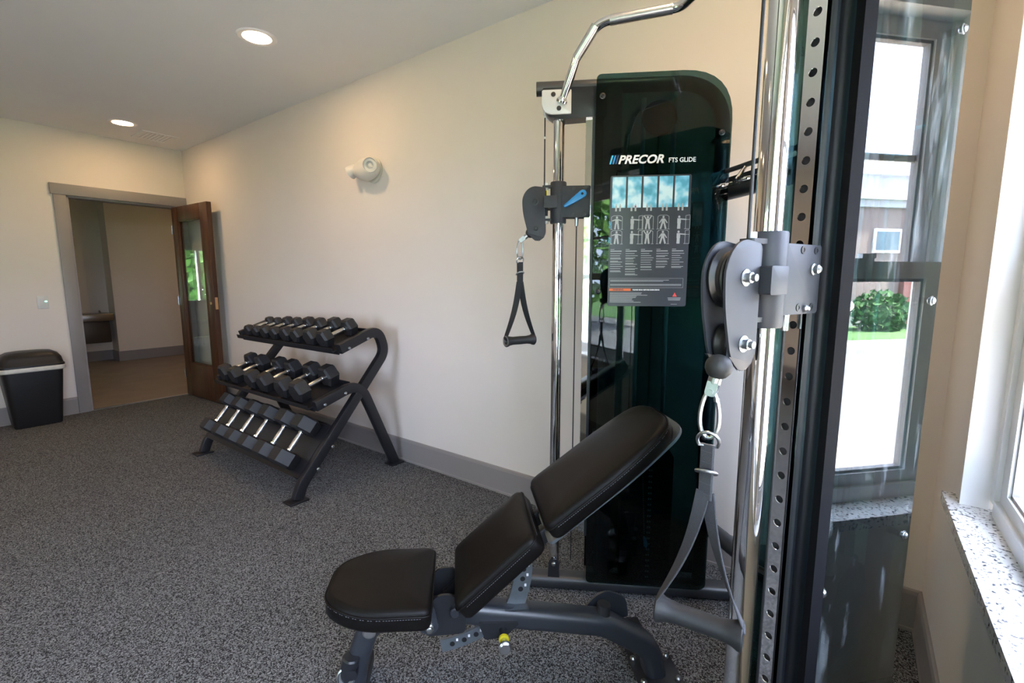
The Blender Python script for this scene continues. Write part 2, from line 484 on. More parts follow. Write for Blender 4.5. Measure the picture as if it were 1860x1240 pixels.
# open wooden door with a tall glass light
dr = thing('door_1', 'dark wood door with a tall narrow glass light, standing open', 'door', (0.0, DO1 - 0.03, 0))
del dr['category']; dr['kind'] = 'structure'
dang = R(2.5)
DM = Matrix.Translation(V((0.012, DO1 - 0.05, 0))) @ Matrix.Rotation(dang, 4, 'Z')
DW, DH, DT = 0.79, 2.03, 0.045
gx0, gx1, gz0, gz1 = 0.135, DW - 0.155, 0.37, 1.89
part(MB().box((0, -DT, 0.01), (gx0, 0, DH), 0.002, DM), 'stile', 'wood', dr)
part(MB().box((gx1, -DT, 0.01), (DW, 0, DH), 0.002, DM), 'stile', 'wood', dr)
part(MB().box((gx0, -DT, 0.01), (gx1, 0, gz0), 0.001, DM), 'bottom_rail', 'wood', dr)
part(MB().box((gx0, -DT, gz1), (gx1, 0, DH), 0.001, DM), 'top_rail', 'wood', dr)
part(MB().box((gx0, -0.026, gz0), (gx1, -0.020, gz1), 0, DM), 'glass_pane', 'door_glass', dr, smooth=False)
gs = MB()
for a, b, c, d in ((gx0, gz0, gx0 + 0.014, gz1), (gx1 - 0.014, gz0, gx1, gz1), (gx0, gz0, gx1, gz0 + 0.014), (gx0, gz1 - 0.014, gx1, gz1)):
    gs.box((a, -0.041, b), (c, -0.027, d), 0.002, DM); gs.box((a, -0.019, b), (c, -0.004, d), 0.002, DM)
part(gs, 'glazing_bead', 'wood', dr)
part(MB().box((DW - 0.001, -0.035, 0.98), (DW + 0.002, -0.010, 1.10), 0, DM), 'latch_plate', 'brass', dr)
part(MB().cyl(DM @ V((DW - 0.06, -DT, 1.04)), DM @ V((DW - 0.06, -DT - 0.006, 1.04)), 0.013, seg=16), 'lock_cylinder', 'brass', dr)
for z in (0.25, 1.05, 1.8):
    part(MB().cyl(DM @ V((-0.004, -DT - 0.004, z - 0.045)), DM @ V((-0.004, -DT - 0.004, z + 0.045)), 0.006, seg=10), 'hinge', 'brushed_steel', dr)

# ------------------------------------------------------------------ hall beyond the doorway
HX = -3.32
struct(MB().box((-5.6, -4.4, -0.1), (-0.02, 3.0, -0.002)).build('floor_hall', 'hall_tile', smooth=False), 'brown floor of the hallway beyond the door')
struct(MB().box((-5.7, -4.4, 2.6), (-TH, 3.0, 2.7)).build('ceiling_hall', 'ceiling_paint', smooth=False), 'hallway ceiling')
hw = MB().box((HX - 0.4, 0.09, 0), (HX, 3.0, 2.6)).box((HX - 0.5, -0.95, 0), (HX - 0.32, 0.09, 2.6)).box((-5.6, -1.05, 0), (HX - 0.32, -0.95, 2.6))
hw.box((-TH, TH, 0), (0.0, 3.0, 2.6)).box((-5.6, 2.9, 0), (-TH, 3.0, 2.6)).box((-5.6, -4.5, 0), (-TH, -4.4, 2.6))
hw.box((-5.7, -4.4, 0), (-5.6, -3.3, 2.6)).box((-5.7, -2.6, 0), (-5.6, -0.95, 2.6)).box((-5.7, -3.3, 0), (-5.6, -2.6, 0.7)).box((-5.7, -3.3, 1.95), (-5.6, -2.6, 2.6))
struct(hw.build('wall_hall', 'hall_paint', smooth=False), 'tan hallway wall with a projecting corner')
bh = MB().box((HX, 0.09 - 0.012, 0), (HX + 0.012, 2.9, 0.155)).box((HX - 0.32, 0.078, 0), (HX, 0.09, 0.155)).box((HX - 0.32, -0.95, 0), (HX - 0.308, 0.078, 0.155))
struct(bh.build('baseboard_hall', 'trim_paint', smooth=False), 'taupe baseboard in the hallway')

# wall-hung drinking fountain in the alcove
FO = V((HX - 0.32, -0.16, 0))
fo = thing('drinking_fountain', 'steel wall-hung drinking fountain in the hallway alcove', 'fountain', tuple(FO))
part(MB().box(FO + V((0, -0.23, 0.64)), FO + V((0.34, 0.23, 0.76)), 0.02), 'basin', 'steel_basin', fo)
part(MB().box(FO + V((0, -0.20, 0.30)), FO + V((0.22, 0.20, 0.64)), 0.012), 'skirt', 'fountain_skirt', fo)
part(MB().cyl(FO + V((0.12, 0.12, 0.755)), FO + V((0.14, 0.10, 0.80)), 0.014, 0.011), 'bubbler', 'chrome', fo)

# lobby window far behind the doorway (seen mirrored in the door glass) with trees outside
lw = thing('window_4', 'white lobby window with a mullion, mirrored in the door glass', 'window', (-5.6, -2.95, 0.7)); del lw['category']; lw['kind'] = 'structure'
part(MB().box((-5.68, -3.3, 0.7), (-5.58, -3.25, 1.95)).box((-5.68, -2.65, 0.7), (-5.58, -2.6, 1.95)).box((-5.68, -3.25, 0.7), (-5.58, -2.65, 0.75)).box((-5.68, -3.25, 1.9), (-5.58, -2.65, 1.95)), 'frame', 'white_vinyl', lw, smooth=False)
part(MB().box((-5.66, -3.02, 0.75), (-5.60, -2.96, 1.9)), 'mullion', 'white_vinyl', lw, smooth=False)
part(MB().box((-5.64, -3.25, 0.75), (-5.635, -2.65, 1.9)), 'pane', 'window_glass', lw, smooth=False)
lc = thing('lobby_chair', 'pale lobby chair standing before the lobby window, mirrored in the door glass', 'chair', (-4.3, -2.45, 0))
part(MB().box((-4.52, -2.67, 0.43), (-4.08, -2.23, 0.47), 0.012), 'seat', 'table_white', lc)
part(MB().box((-4.52, -2.67, 0.52), (-4.48, -2.23, 0.86), 0.012), 'backrest', 'table_white', lc)
for ax, ay, az in ((-4.5, -2.65, 0.86), (-4.5, -2.25, 0.86), (-4.1, -2.65, 0.43), (-4.1, -2.25, 0.43)):
    part(MB().tube([(ax, ay, 0), (ax, ay, az)], 0.014, 8), 'leg', 'brushed_steel', lc)

# ------------------------------------------------------------------ double-hung windows
def double_hung(name, label, P, width, depth_dir, along, z0, z1):
    """P: inner corner of the opening at z=0, along: unit vector across the opening, depth_dir: unit vector outwards"""
    a = V(along); d = V(depth_dir); P = V(P)
    def fn(x, dep, z): return P + a * x + d * dep + V((0, 0, z))
    def bx(mb, x0, x1, d0, d1, za, zb):
        vs = [fn(x, dd, z) for z in (za, zb) for dd in (d0, d1) for x in (x0, x1)]
        mb.add(vs, [(0, 1, 3, 2), (4, 6, 7, 5), (0, 4, 5, 1), (2, 3, 7, 6), (0, 2, 6, 4), (1, 5, 7, 3)]); return mb
    w = thing(name, label, 'window', tuple(fn(width / 2, 0, z0))); del w['category']; w['kind'] = 'structure'
    zt = z0 + 0.03
    mid = (zt + z1) / 2 - 0.045
    fr = MB()
    for x0, x1 in ((0, 0.045), (width - 0.045, width)): bx(fr, x0, x1, 0.055, 0.15, zt, z1)
    bx(fr, 0.045, width - 0.045, 0.055, 0.15, z1 - 0.04, z1); bx(fr, 0.045, width - 0.045, 0.055, 0.15, zt - 0.03, zt + 0.012)
    part(fr, 'frame', 'white_vinyl', w, smooth=False)
    jl = MB()
    for x0, x1 in ((0.045, 0.06), (width - 0.06, width - 0.045)):
        bx(jl, x0, x1, 0.062, 0.072, mid, z1 - 0.04); bx(jl, x0, x1, 0.098, 0.106, zt + 0.03, z1 - 0.04)
    part(jl, 'jamb_liner', 'white_vinyl', w, smooth=False)
    def sash(nm, d0, d1, za, zb, muntin):
        s = MB(); st = 0.055
        bx(s, 0.047, 0.047 + st, d0, d1, za, zb); bx(s, width - 0.047 - st, width - 0.047, d0, d1, za, zb)
        bx(s, 0.047 + st, width - 0.047 - st, d0, d1, za, za + 0.035); bx(s, 0.047 + st, width - 0.047 - st, d0, d1, zb - 0.045, zb)
        so = part(s, nm, 'white_vinyl', w, smooth=False)
        dm = (d0 + d1) / 2
        part(bx(MB(), 0.05 + st, width - 0.05 - st, dm - 0.002, dm + 0.002, za + 0.035, zb - 0.045), 'pane', 'window_glass', so, smooth=False)
        sp = MB(); g = 0.008
        xa, xb, zc, zd = 0.047 + st, width - 0.047 - st, za + 0.035, zb - 0.045
        for q in ((xa, xa + g, zc, zd), (xb - g, xb, zc, zd), (xa, xb, zc, zc + g), (xa, xb, zd - g, zd)): bx(sp, q[0], q[1], dm - 0.008, dm + 0.012, q[2], q[3])
        part(sp, 'glazing_seal', 'trim_paint', so, smooth=False)
        if muntin:
            zm = (zc + zd) / 2
            part(bx(MB(), xa, xb, dm + 0.003, dm + 0.012, zm - 0.009, zm + 0.009), 'muntin', 'white_vinyl', so, smooth=False)
            part(bx(MB(), width / 2 - 0.009, width / 2 + 0.009, dm + 0.003, dm + 0.011, zc, zd), 'muntin', 'white_vinyl', so, smooth=False)
        return so
    sash('upper_sash', 0.108, 0.138, mid - 0.02, z1 - 0.04, True)
    lo = sash('lower_sash', 0.066, 0.096, zt + 0.012, mid + 0.03, False)
    for x in (width * 0.3, width * 0.7):
        part(bx(bx(MB(), x - 0.03, x + 0.03, 0.066, 0.09, mid + 0.03, mid + 0.038), x - 0.012, x + 0.03, 0.062, 0.078, mid + 0.038, mid + 0.05), 'sash_lock', 'white_vinyl', lo, smooth=False)
    rl = MB()
    bx(rl, -0.001, 0.006, -0.002, 0.056, z0 + 0.002, z1); bx(rl, width - 0.006, width + 0.001, -0.002, 0.056, z0 + 0.002, z1); bx(rl, 0.006, width - 0.006, -0.002, 0.056, z1 - 0.006, z1 + 0.001)
    part(rl, 'jamb_extension', 'white_vinyl', w, smooth=False)
    # granite sill
    sl = MB(); e = 0.075
    bx(sl, -e, width + e, -0.03, 0.0, z0 - 0.028, z0 + 0.002); bx(sl, 0, width, 0.0, 0.075, z0 - 0.02, z0 + 0.002)
    part(sl, 'window_sill', 'granite', w, 'speckled grey granite window sill', smooth=False)
    return w
double_hung('window_1', 'white double-hung window with granite sill beside the machine', (W, WN0, 0), WN1 - WN0, (1, 0, 0), (0, 1, 0), WZ0, WZ1)
double_hung('window_2', 'white double-hung window on the right wall behind the camera', (W, X2[0], 0), X2[1] - X2[0], (1, 0, 0), (0, 1, 0), WZ0, WZ1)
double_hung('window_3', 'wide white window in the wall behind the camera', (F3[0], YF, 0), F3[1] - F3[0], (0, -1, 0), (1, 0, 0), WZ0, WZ1)


# ------------------------------------------------------------------ outside
GZ = -0.18
struct(MB().box((W + WT, -30, GZ - 0.1), (9.0, 40, GZ)).build('ground_apron', 'apron', smooth=False), 'tan paved strip outside the window')
struct(MB().box((9.0, -30, GZ - 0.13), (13.2, 40, GZ - 0.03)).build('ground_road', 'asphalt', smooth=False), 'grey asphalt road')
struct(MB().box((13.2, -30, GZ - 0.12), (13.38, 40, GZ + 0.05)).build('ground_kerb', 'kerb', smooth=False), 'grey kerb of the road')
struct(MB().box((13.38, -30, GZ - 0.1), (14.5, 40, GZ + 0.04)).build('ground_sidewalk', 'concrete', smooth=False), 'pale concrete sidewalk across the road')
struct(MB().box((14.5, -30, GZ - 0.1), (40, 40, GZ + 0.05)).build('ground_lawn', 'grass', smooth=False), 'green lawn in front of the brick building')
struct(MB().box((-30, -40, GZ - 0.1), (W + WT, YF - WT, GZ - 0.02)).box((-30, YF - WT, GZ - 0.1), (-5.75, 20, GZ - 0.02)).build('ground_yard', 'grass', smooth=False), 'green yard around the room')

bx0, by0, by1, bzt = 17.2, 4.0, 30.0, 3.9
bd = thing('brick_building', 'red brick building with pale cornice seen across the road', 'building', (bx0, 12, GZ))
wall_b = part(MB().box((bx0, by0, GZ), (bx0 + 6, by1, 3.35)), 'brick_wall', 'far_brick', bd, smooth=False)
part(MB().box((bx0 - 0.12, by0 - 0.1, 3.35), (bx0 + 6, by1, 3.55)).box((bx0 - 0.25, by0 - 0.2, 3.55), (bx0 + 6, by1, 3.75)), 'cornice', 'cornice', bd, smooth=False)
part(MB().box((bx0 + 1.0, by0 + 1, 3.75), (bx0 + 6, by1, 4.5)).box((bx0 + 0.8, by0 + 0.9, 4.5), (bx0 + 6, by1, 4.7)), 'parapet', 'cornice', bd, smooth=False)
part(MB().box((bx0 - 0.05, by0, GZ), (bx0, by1, 0.28)), 'plinth', 'cornice', bd, smooth=False)
for k in range(9):
    y = 7.0 + k * 2.1
    wn = part(MB().box((bx0 - 0.06, y, 2.05), (bx0 - 0.01, y + 0.95, 2.75)), 'window', 'white_vinyl', bd, smooth=False)
    part(MB().box((bx0 - 0.075, y + 0.08, 2.13), (bx0 - 0.06, y + 0.87, 2.67)), 'pane', 'far_glass', wn, smooth=False)
for k in range(5):
    y = 9.2 + k * 3.1
    part(MB().box((bx0 - 0.16, y, GZ), (bx0, y + 0.75, 3.35)), 'brick_pier', 'far_brick', bd, smooth=False)

def foliage(mb, c, rad, n, leaf, squash=1.0):
    for _ in range(n):
        while True:
            q = V((random.uniform(-1, 1), random.uniform(-1, 1), random.uniform(-1, 1)))
            if 0.25 < q.length < 1: break
        q = V((q.x * rad[0], q.y * rad[1], q.z * rad[2])) + V(c)
        a = V((random.uniform(-1, 1), random.uniform(-1, 1), random.uniform(-1, 1))).normalized() * leaf
        b = a.cross(V((random.uniform(-1, 1), random.uniform(-1, 1), random.uniform(-1, 1)))).normalized() * leaf * 0.5
        mb.add([q - a, q + b, q + a, q - b], [(0, 1, 2, 3)])
for k, (y, s) in enumerate(((10.6, 1.0), (12.6, 0.85), (8.6, 0.9))):
    o = (16.2, y, GZ)
    bu = thing('bush', ['rounded green bush in front of the brick building', 'smaller green bush right of the rounded one by the brick building', 'green bush farthest along the brick building'][k], 'bush', o, 'bushes by the brick building')
    m = MB(); foliage(m, (16.2, y, GZ + 0.55 * s), (0.6 * s, 0.85 * s, 0.6 * s), 900, 0.10)
    part(m, 'foliage', 'leaves', bu, smooth=False, recalc=False)
    part(MB().cyl((16.2, y, GZ), (16.2, y, GZ + 0.4), 0.05, 0.03, seg=8), 'stem', 'bark', bu)
def tree(o, h, rad, label, group, n=1500, m_='leaves_light'):
    o = V(o); t = thing('tree', label, 'tree', tuple(o), group)
    part(MB().tube([o, o + V((0.1, 0.05, h * 0.5)), o + V((0.0, 0.1, h * 0.8))], 0.18, 8, scales=[1, 0.75, 0.4]), 'trunk', 'bark', t)
    m = MB(); foliage(m, o + V((0, 0, h * 0.62)), (rad, rad, h * 0.5), n, 0.22)
    part(m, 'crown', m_, t, smooth=False, recalc=False)
tree((-10.5, -5.0, GZ), 4.2, 1.9, 'leafy green tree outside the lobby window, mirrored in the door glass', 'trees in the yard')
tree((-11.5, -10.0, GZ), 4.6, 2.1, 'leafy green tree farther left outside the lobby window', 'trees in the yard')
tree((11.5, -11.0, GZ), 5.5, 2.3, 'leafy green tree near the road behind the camera', 'trees in the yard')
tree((2.2, -12.5, GZ), 5.5, 2.5, 'leafy green tree in the yard behind the camera', 'trees in the yard')

# window portals guide the sky light into the room
def portal(name, loc, rot, sx, sy):
    l = bpy.data.lights.new(name, 'AREA'); l.shape = 'RECTANGLE'; l.size = sx; l.size_y = sy
    l.cycles.is_portal = True
    o = bpy.data.objects.new(name, l); COL.objects.link(o); o.location = loc; o.rotation_euler = rot
portal('window_portal', (W + WT + 0.01, (WN0 + WN1) / 2, (WZ0 + WZ1) / 2), (0, R(90), 0), WZ1 - WZ0, WN1 - WN0)
portal('window_portal', (W + WT + 0.01, sum(X2) / 2, (WZ0 + WZ1) / 2), (0, R(90), 0), WZ1 - WZ0, X2[1] - X2[0])
portal('window_portal', (sum(F3) / 2, YF - WT - 0.01, (WZ0 + WZ1) / 2), (R(90), 0, 0), F3[1] - F3[0], WZ1 - WZ0)
portal('window_portal', (-5.72, -2.95, 1.33), (0, R(-90), 0), 1.25, 0.7)

# ------------------------------------------------------------------ ceiling lights, vent, wall fixtures
def downlight(x, y, label):
    t = thing('recessed_light', label, 'ceiling light', (x, y, H), 'recessed ceiling lights')
    part(MB().lathe([(0.074, -0.004), (0.098, -0.006), (0.105, -0.001), (0.105, 0.0)], (x, y, H), (0, 0, 1), 32, caps=False), 'trim_ring', 'ceiling_paint', t)
    part(MB().lathe([(0.001, -0.0035), (0.076, -0.0035), (0.076, -0.001)], (x, y, H), (0, 0, 1), 32, caps=False), 'lens', 'lamp_glow', t)
    return t
downlight(3.12, -0.69, 'lit round recessed ceiling light nearer the machine')
downlight(0.66, -0.67, 'lit round recessed ceiling light near the doorway')
downlight(5.55, -0.80, 'unseen recessed ceiling light added above the machine to brighten the wall')  # out of view, added to brighten the wall and corner at the machine end
for k, x in enumerate((0.66, 3.12)):
    downlight(x, -3.2, 'lit round recessed ceiling light behind the camera, ' + ['by the left wall', 'in the middle of the room'][k])

hl = thing('recessed_light', 'unseen recessed light added in the hallway ceiling to brighten the hall', 'ceiling light', (-1.7, 1.3, 2.6), 'recessed ceiling lights')  # unseen lamp, added to lift the dark hallway
part(MB().lathe([(0.074, -0.004), (0.105, -0.004), (0.105, 0.0)], (-1.7, 1.3, 2.6), (0, 0, 1), 24, caps=False), 'trim_ring', 'ceiling_paint', hl)
part(MB().lathe([(0.001, -0.0035), (0.076, -0.0035), (0.076, -0.001)], (-1.7, 1.3, 2.6), (0, 0, 1), 24, caps=False), 'lens', 'lamp_glow', hl)

vt = thing('ceiling_vent', 'square white air vent in the ceiling near the doorway', 'vent', (0.40, -0.36, H))
vx0, vx1, vy0, vy1 = 0.24, 0.56, -0.50, -0.21
vm = MB()
for q in ((vx0, vy0, vx1, vy0 + 0.025), (vx0, vy1 - 0.025, vx1, vy1), (vx0, vy0 + 0.025, vx0 + 0.025, vy1 - 0.025), (vx1 - 0.025, vy0 + 0.025, vx1, vy1 - 0.025)):
    vm.box((q[0], q[1], H - 0.008), (q[2], q[3], H))
part(vm, 'vent_frame', 'ceiling_paint', vt, smooth=False)
sl0 = None
for k in range(8):
    y = vy0 + 0.035 + k * (vy1 - vy0 - 0.07) / 7
    if sl0 is None:
        sl0 = part(MB().box((vx0 + 0.025, y - 0.012, H - 0.007), (vx1 - 0.025, y + 0.012, H - 0.003), 0, Matrix.Identity(4)), 'slat', 'ceiling_paint', vt, smooth=False); y00 = y
    else: copy_part(sl0, vt, Matrix.Translation((0, y - y00, 0)))

# emergency light: round base, egg-shaped body, two lamp heads
EO = V((3.215, 0, 2.02))
em = thing('emergency_light', 'white egg-shaped emergency light with two lamp heads on the long wall', 'emergency light', tuple(EO))
part(MB().lathe([(0.085, 0.0), (0.085, 0.012), (0.075, 0.018)], EO + V((0.02, 0, 0)), (0, -1, 0), 28), 'base_plate', 'fixture_white', em)
body = MB(); body.sphere((0, 0, 0), 1, 24, 14)
body.v = [EO + V((0.0 + q.x * 0.135, -0.055 + q.y * 0.055, q.z * 0.078 * (1 - 0.25 * max(0, -q.x)))) for q in body.v]
part(body, 'body', 'fixture_white', em)
def lamp_head(c, d, r, lens):
    c = V(c); d = V(d).normalized()
    hd = part(MB().lathe([(r * 0.35, -0.055), (r * 0.8, -0.035), (r, 0.0), (r * 1.02, 0.02), (r * 0.9, 0.022), (r * 0.82, 0.012)], c, d, 24), 'lamp_head', 'fixture_white', em)
    part(MB().lathe([(r * 0.001, 0.010), (r * 0.45, 0.014), (r * 0.5, 0.016)], c, d, 20, caps=False), 'lens_ring', 'print_grey', hd)
lamp_head(EO + V((0.088, -0.085, 0.010)), (0.55, -0.8, -0.05), 0.050, True)
lamp_head(EO + V((-0.135, -0.07, 0.0)), (-0.8, -0.30, -0.45), 0.044, True)

# wall switch
SO = V((0.0, -1.217, 1.073))
sw = thing('wall_switch', 'white wall switch plate with a green indicator beside the doorway', 'switch', tuple(SO))
part(MB().box(SO + V((0, -0.037, -0.058)), SO + V((0.007, 0.037, 0.058)), 0.003), 'cover_plate', 'white_plastic', sw)
part(MB().box(SO + V((0.006, -0.017, -0.034)), SO + V((0.010, 0.017, 0.034)), 0.001), 'paddle', 'white_plastic', sw)
part(MB().box(SO + V((0.009, 0.012, 0.004)), SO + V((0.0108, 0.028, 0.010))), 'indicator', 'led_green', sw, smooth=False)

# ------------------------------------------------------------------ trash can
TO = V((0.165, -1.375, 0))
tc_ = thing('trash_can', 'black plastic trash can with domed lid and pale liner left of the doorway', 'trash can', tuple(TO))
def can_ring(z, hx, hy, r=0.05):
    return [TO + V((a, b, z)) for a, b in rrect(hx * 2, hy * 2, r, 5)]
part(MB().ring_loft([can_ring(0, 0.095, 0.150, 0.03), can_ring(0.012, 0.10, 0.155, 0.035), can_ring(0.515, 0.130, 0.198), can_ring(0.52, 0.120, 0.188)], caps=True), 'bin_body', 'black_plastic', tc_)
part(MB().ring_loft([can_ring(0.488, 0.136, 0.203), can_ring(0.494, 0.143, 0.212), can_ring(0.520, 0.146, 0.215), can_ring(0.532, 0.140, 0.208)], caps=False), 'liner', 'liner_bag', tc_)
part(MB().ring_loft([can_ring(0.528, 0.142, 0.210), can_ring(0.545, 0.142, 0.210), can_ring(0.552, 0.136, 0.203), can_ring(0.600, 0.128, 0.194), can_ring(0.635, 0.112, 0.174, 0.06), can_ring(0.655, 0.085, 0.14, 0.06), can_ring(0.662, 0.05, 0.10, 0.05)]), 'lid', 'black_plastic', tc_)

# ------------------------------------------------------------------ dumbbell rack
XL, XR = 2.15, 3.44
rk = thing('dumbbell_rack', 'black three-tier steel dumbbell rack against the long wall', 'rack', ((XL + XR) / 2, -0.43, 0))
prof = rrect(0.042, 0.062, 0.006, 2)
def yz(x, pts): return [V((x, a, b)) for a, b in pts]
for x in (XL, XR):
    main = fillet(yz(x, [(-0.795, 0.012), (-0.765, 0.09), (-0.135, 0.80), (-0.185, 0.955), (-0.475, 0.855)]), [0.12, 0.11, 0.11], 8)
    part(MB().sweep(main, [(b, a) for a, b in prof], up=(1, 0, 0)), 'front_upright', 'rack_metal', rk)
    rear = fillet(yz(x, [(-0.082, 0.012), (-0.345, 0.625), (-0.655, 0.535)]), [0.13], 8)
    part(MB().sweep(rear, [(b, a) for a, b in prof], up=(1, 0, 0)), 'rear_upright', 'rack_metal', rk)
    part(MB().box((x - 0.045, -0.86, 0), (x + 0.045, -0.745, 0.012), 0.003), 'foot_plate', 'rack_metal', rk)
    part(MB().box((x - 0.045, -0.135, 0), (x + 0.045, -0.03, 0.012), 0.003), 'foot_plate', 'rack_metal', rk)
    for (a, b) in ((-0.278, 0.902), (-0.418, 0.857), (-0.460, 0.580), (-0.602, 0.538), (-0.566, 0.268), (-0.668, 0.158)):
        o = 0.022 if x == XR else -0.022
        part(MB().lathe([(0.010, 0), (0.010, 0.004), (0.006, 0.009)], (x + o, a, b), (o, 0, 0), 12), 'bolt', 'zinc', rk)
SHELF = {}
def shelf(name, yf, zf, yr, zr, lip):
    d = V((0, yr - yf, zr - zf)); L = d.length; d.normalize(); n = V((0, -d.z, d.y)); P0 = V((0, yf, zf))
    SHELF[name] = (P0, d, n, L)
    m = MB()
    t = 0.006
    pr = [(-0.004, lip), (0, lip), (0, 0.0), (L, 0.0), (L, lip), (L + 0.004, lip), (L + 0.004, -t), (L * 0.9, -t), (L * 0.88, -0.03), (L * 0.86, -0.03), (L * 0.86, -t), (L * 0.12, -t), (L * 0.12, -0.036), (L * 0.10, -0.036), (L * 0.08, -t), (-0.004, -t)]
    m.ring_loft([[V((x, 0, 0)) + P0 + d * a + n * b for a, b in pr] for x in (XL + 0.02, XR - 0.02)])
    part(m, 'shelf', 'rack_metal', rk, smooth=False)
shelf('top', -0.505, 0.842, -0.215, 0.935, 0.022)
shelf('mid', -0.685, 0.522, -0.395, 0.615, 0.022)
shelf('low', -0.775, 0.125, -0.545, 0.385, 0.03)

# hexagonal dumbbells: one mesh set for each size, copied along the shelves
def make_dumbbell(r, hl, grip):
    """axis along local Y, lying on a flat of the hexagon, base at z=0"""
    ap = r * math.cos(PI / 6)
    def head(y0, y1):
        m = MB(); s = 1 if y1 > y0 else -1
        rings = []
        for f, y in ((0.80, y0), (1.0, y0 + s * 0.010), (1.0, y1 - s * 0.012), (0.78, y1)):
            rings.append([V((r * f * math.cos(PI / 3 * k), y, ap + r * f * math.sin(PI / 3 * k))) for k in range(6)])
        m.ring_loft(rings); return m
    h = MB(); pr = [(0.013, -grip / 2), (0.0115, -grip / 2 + 0.006), (0.0145, -grip * 0.28), (0.0158, 0), (0.0145, grip * 0.28), (0.0115, grip / 2 - 0.006), (0.013, grip / 2)]
    h.lathe(pr, (0, 0, ap), (0, 1, 0), 14)
    cl = [MB().cyl((0, s * (grip / 2 - 0.012), ap), (0, s * (grip / 2 + 0.002), ap), 0.0175, seg=14) for s in (-1, 1)]
    return head(-grip / 2, -grip / 2 - hl), head(grip / 2, grip / 2 + hl), h, cl
def dumbbells(shelf_name, xs, rs, hls, grip, labels, group, t0):
    P0, d, n, L = SHELF[shelf_name]
    proto = {}
    for k, x in enumerate(xs):
        pr = k // 2
        c = P0 + d * t0 + V((x, 0, 0)) + n * 0.0015
        Mr = Matrix((V((1, 0, 0)), d, n)).transposed().to_4x4()
        t = thing('dumbbell', labels[k], 'dumbbell', (0, 0, 0), group)
        if pr not in proto:
            a, b, h, cl = make_dumbbell(rs[pr], hls[pr], grip)
            o1 = part(a, 'hex_head', 'black_rubber', t, angle=20); o2 = part(b, 'hex_head', 'black_rubber', t, angle=20); o3 = part(h, 'handle', 'brushed_steel', t, 'chrome handle'); o4 = part(cl[0], 'collar', 'chrome', t); o5 = part(cl[1], 'collar', 'chrome', t)
            proto[pr] = (o1, o2, o3, o4, o5)
        else:
            for o in proto[pr]: copy_part(o, t, Matrix.Identity(4))
        t.matrix_world = Matrix.Translation(c) @ Mr
nth = ['first', 'second', 'third', 'fourth', 'fifth', 'sixth', 'seventh', 'eighth']
def lab(row, n): return ['black hex dumbbell on the %s shelf of the rack, %s from the door end' % (row, nth[k]) for k in range(n)]
dumbbells('top', [2.255, 2.375, 2.525, 2.655, 2.815, 2.955, 3.130, 3.285], [0.043, 0.050, 0.056, 0.062], [0.052, 0.06, 0.065, 0.07], 0.118, lab('top', 8), 'dumbbells on the top shelf', 0.150)
dumbbells('mid', [2.245, 2.405, 2.670, 2.840, 3.085, 3.265], [0.066, 0.070, 0.074], [0.075, 0.080, 0.084], 0.125, lab('middle', 6), 'dumbbells on the middle shelf', 0.170)
dumbbells('low', [2.29, 2.475, 2.69, 2.88, 3.105, 3.30], [0.076, 0.080, 0.084], [0.086, 0.090, 0.094], 0.128, lab('lowest', 6), 'dumbbells on the lowest shelf', 0.180)

# ------------------------------------------------------------------ adjustable bench
BA = R(43.0); BU = V((math.cos(BA), math.sin(BA), 0)); BN = V((BU.y, -BU.x, 0)); B0 = V((5.063, -1.266, 0))
def B(s, w, z): return B0 + BU * s + BN * w + V((0, 0, z))
bn = thing('weight_bench', 'black padded adjustable weight bench with inclined back', 'bench', tuple(B0))
part(MB().sweep(fillet([B(-0.19, 0, 0.318), B(0.06, 0, 0.330), B(0.50, 0, 0.246), B(0.655, 0, 0.15), B(0.672, 0, 0.045)], [0.1, 0.16, 0.12], 8), rrect(0.072, 0.066, 0.022, 4), up=(0, 0, 1)), 'main_beam', 'satin_metal', bn)
part(MB().sweep(fillet([B(-0.10, 0, 0.325), B(-0.185, 0, 0.315), B(-0.225, 0, 0.20), B(-0.250, 0, 0.045)], [0.07, 0.2], 8), rrect(0.066, 0.062, 0.02, 4), up=(0, 0, 1)), 'front_leg', 'satin_metal', bn)
part(MB().sweep([B(0.675, -0.24, 0.03), B(0.675, 0.24, 0.03)], rrect(0.085, 0.055, 0.012, 3)), 'rear_foot', 'black_metal', bn)
part(MB().sweep([B(-0.255, -0.20, 0.03), B(-0.255, 0.20, 0.03)], rrect(0.07, 0.055, 0.012, 3)), 'front_foot', 'black_metal', bn)
part(MB().box((-0.07, -0.06, 0), (0.07, 0.06, 0.008), 0.002, Matrix.Translation(B(0.675, 0, 0.058)) @ Matrix.Rotation(BA, 4, 'Z')), 'foot_mount', 'black_metal', bn)
for w in (-0.045, 0.045):
    for s in (0.62, 0.73):
        part(MB().lathe([(0.010, 0), (0.010, 0.006), (0.006, 0.011)], B(s, w, 0.066), (0, 0, 1), 12), 'foot_bolt', 'zinc', bn)
for w in (-0.215, 0.215):
    part(MB().cyl(B(0.675, w - 0.006, 0.0), B(0.675, w - 0.006, 0.012), 0.03), 'rubber_foot', 'black_rubber', bn)
    part(MB().cyl(B(-0.255, w * 0.85, 0.0), B(-0.255, w * 0.85, 0.012), 0.025), 'rubber_foot', 'black_rubber', bn)

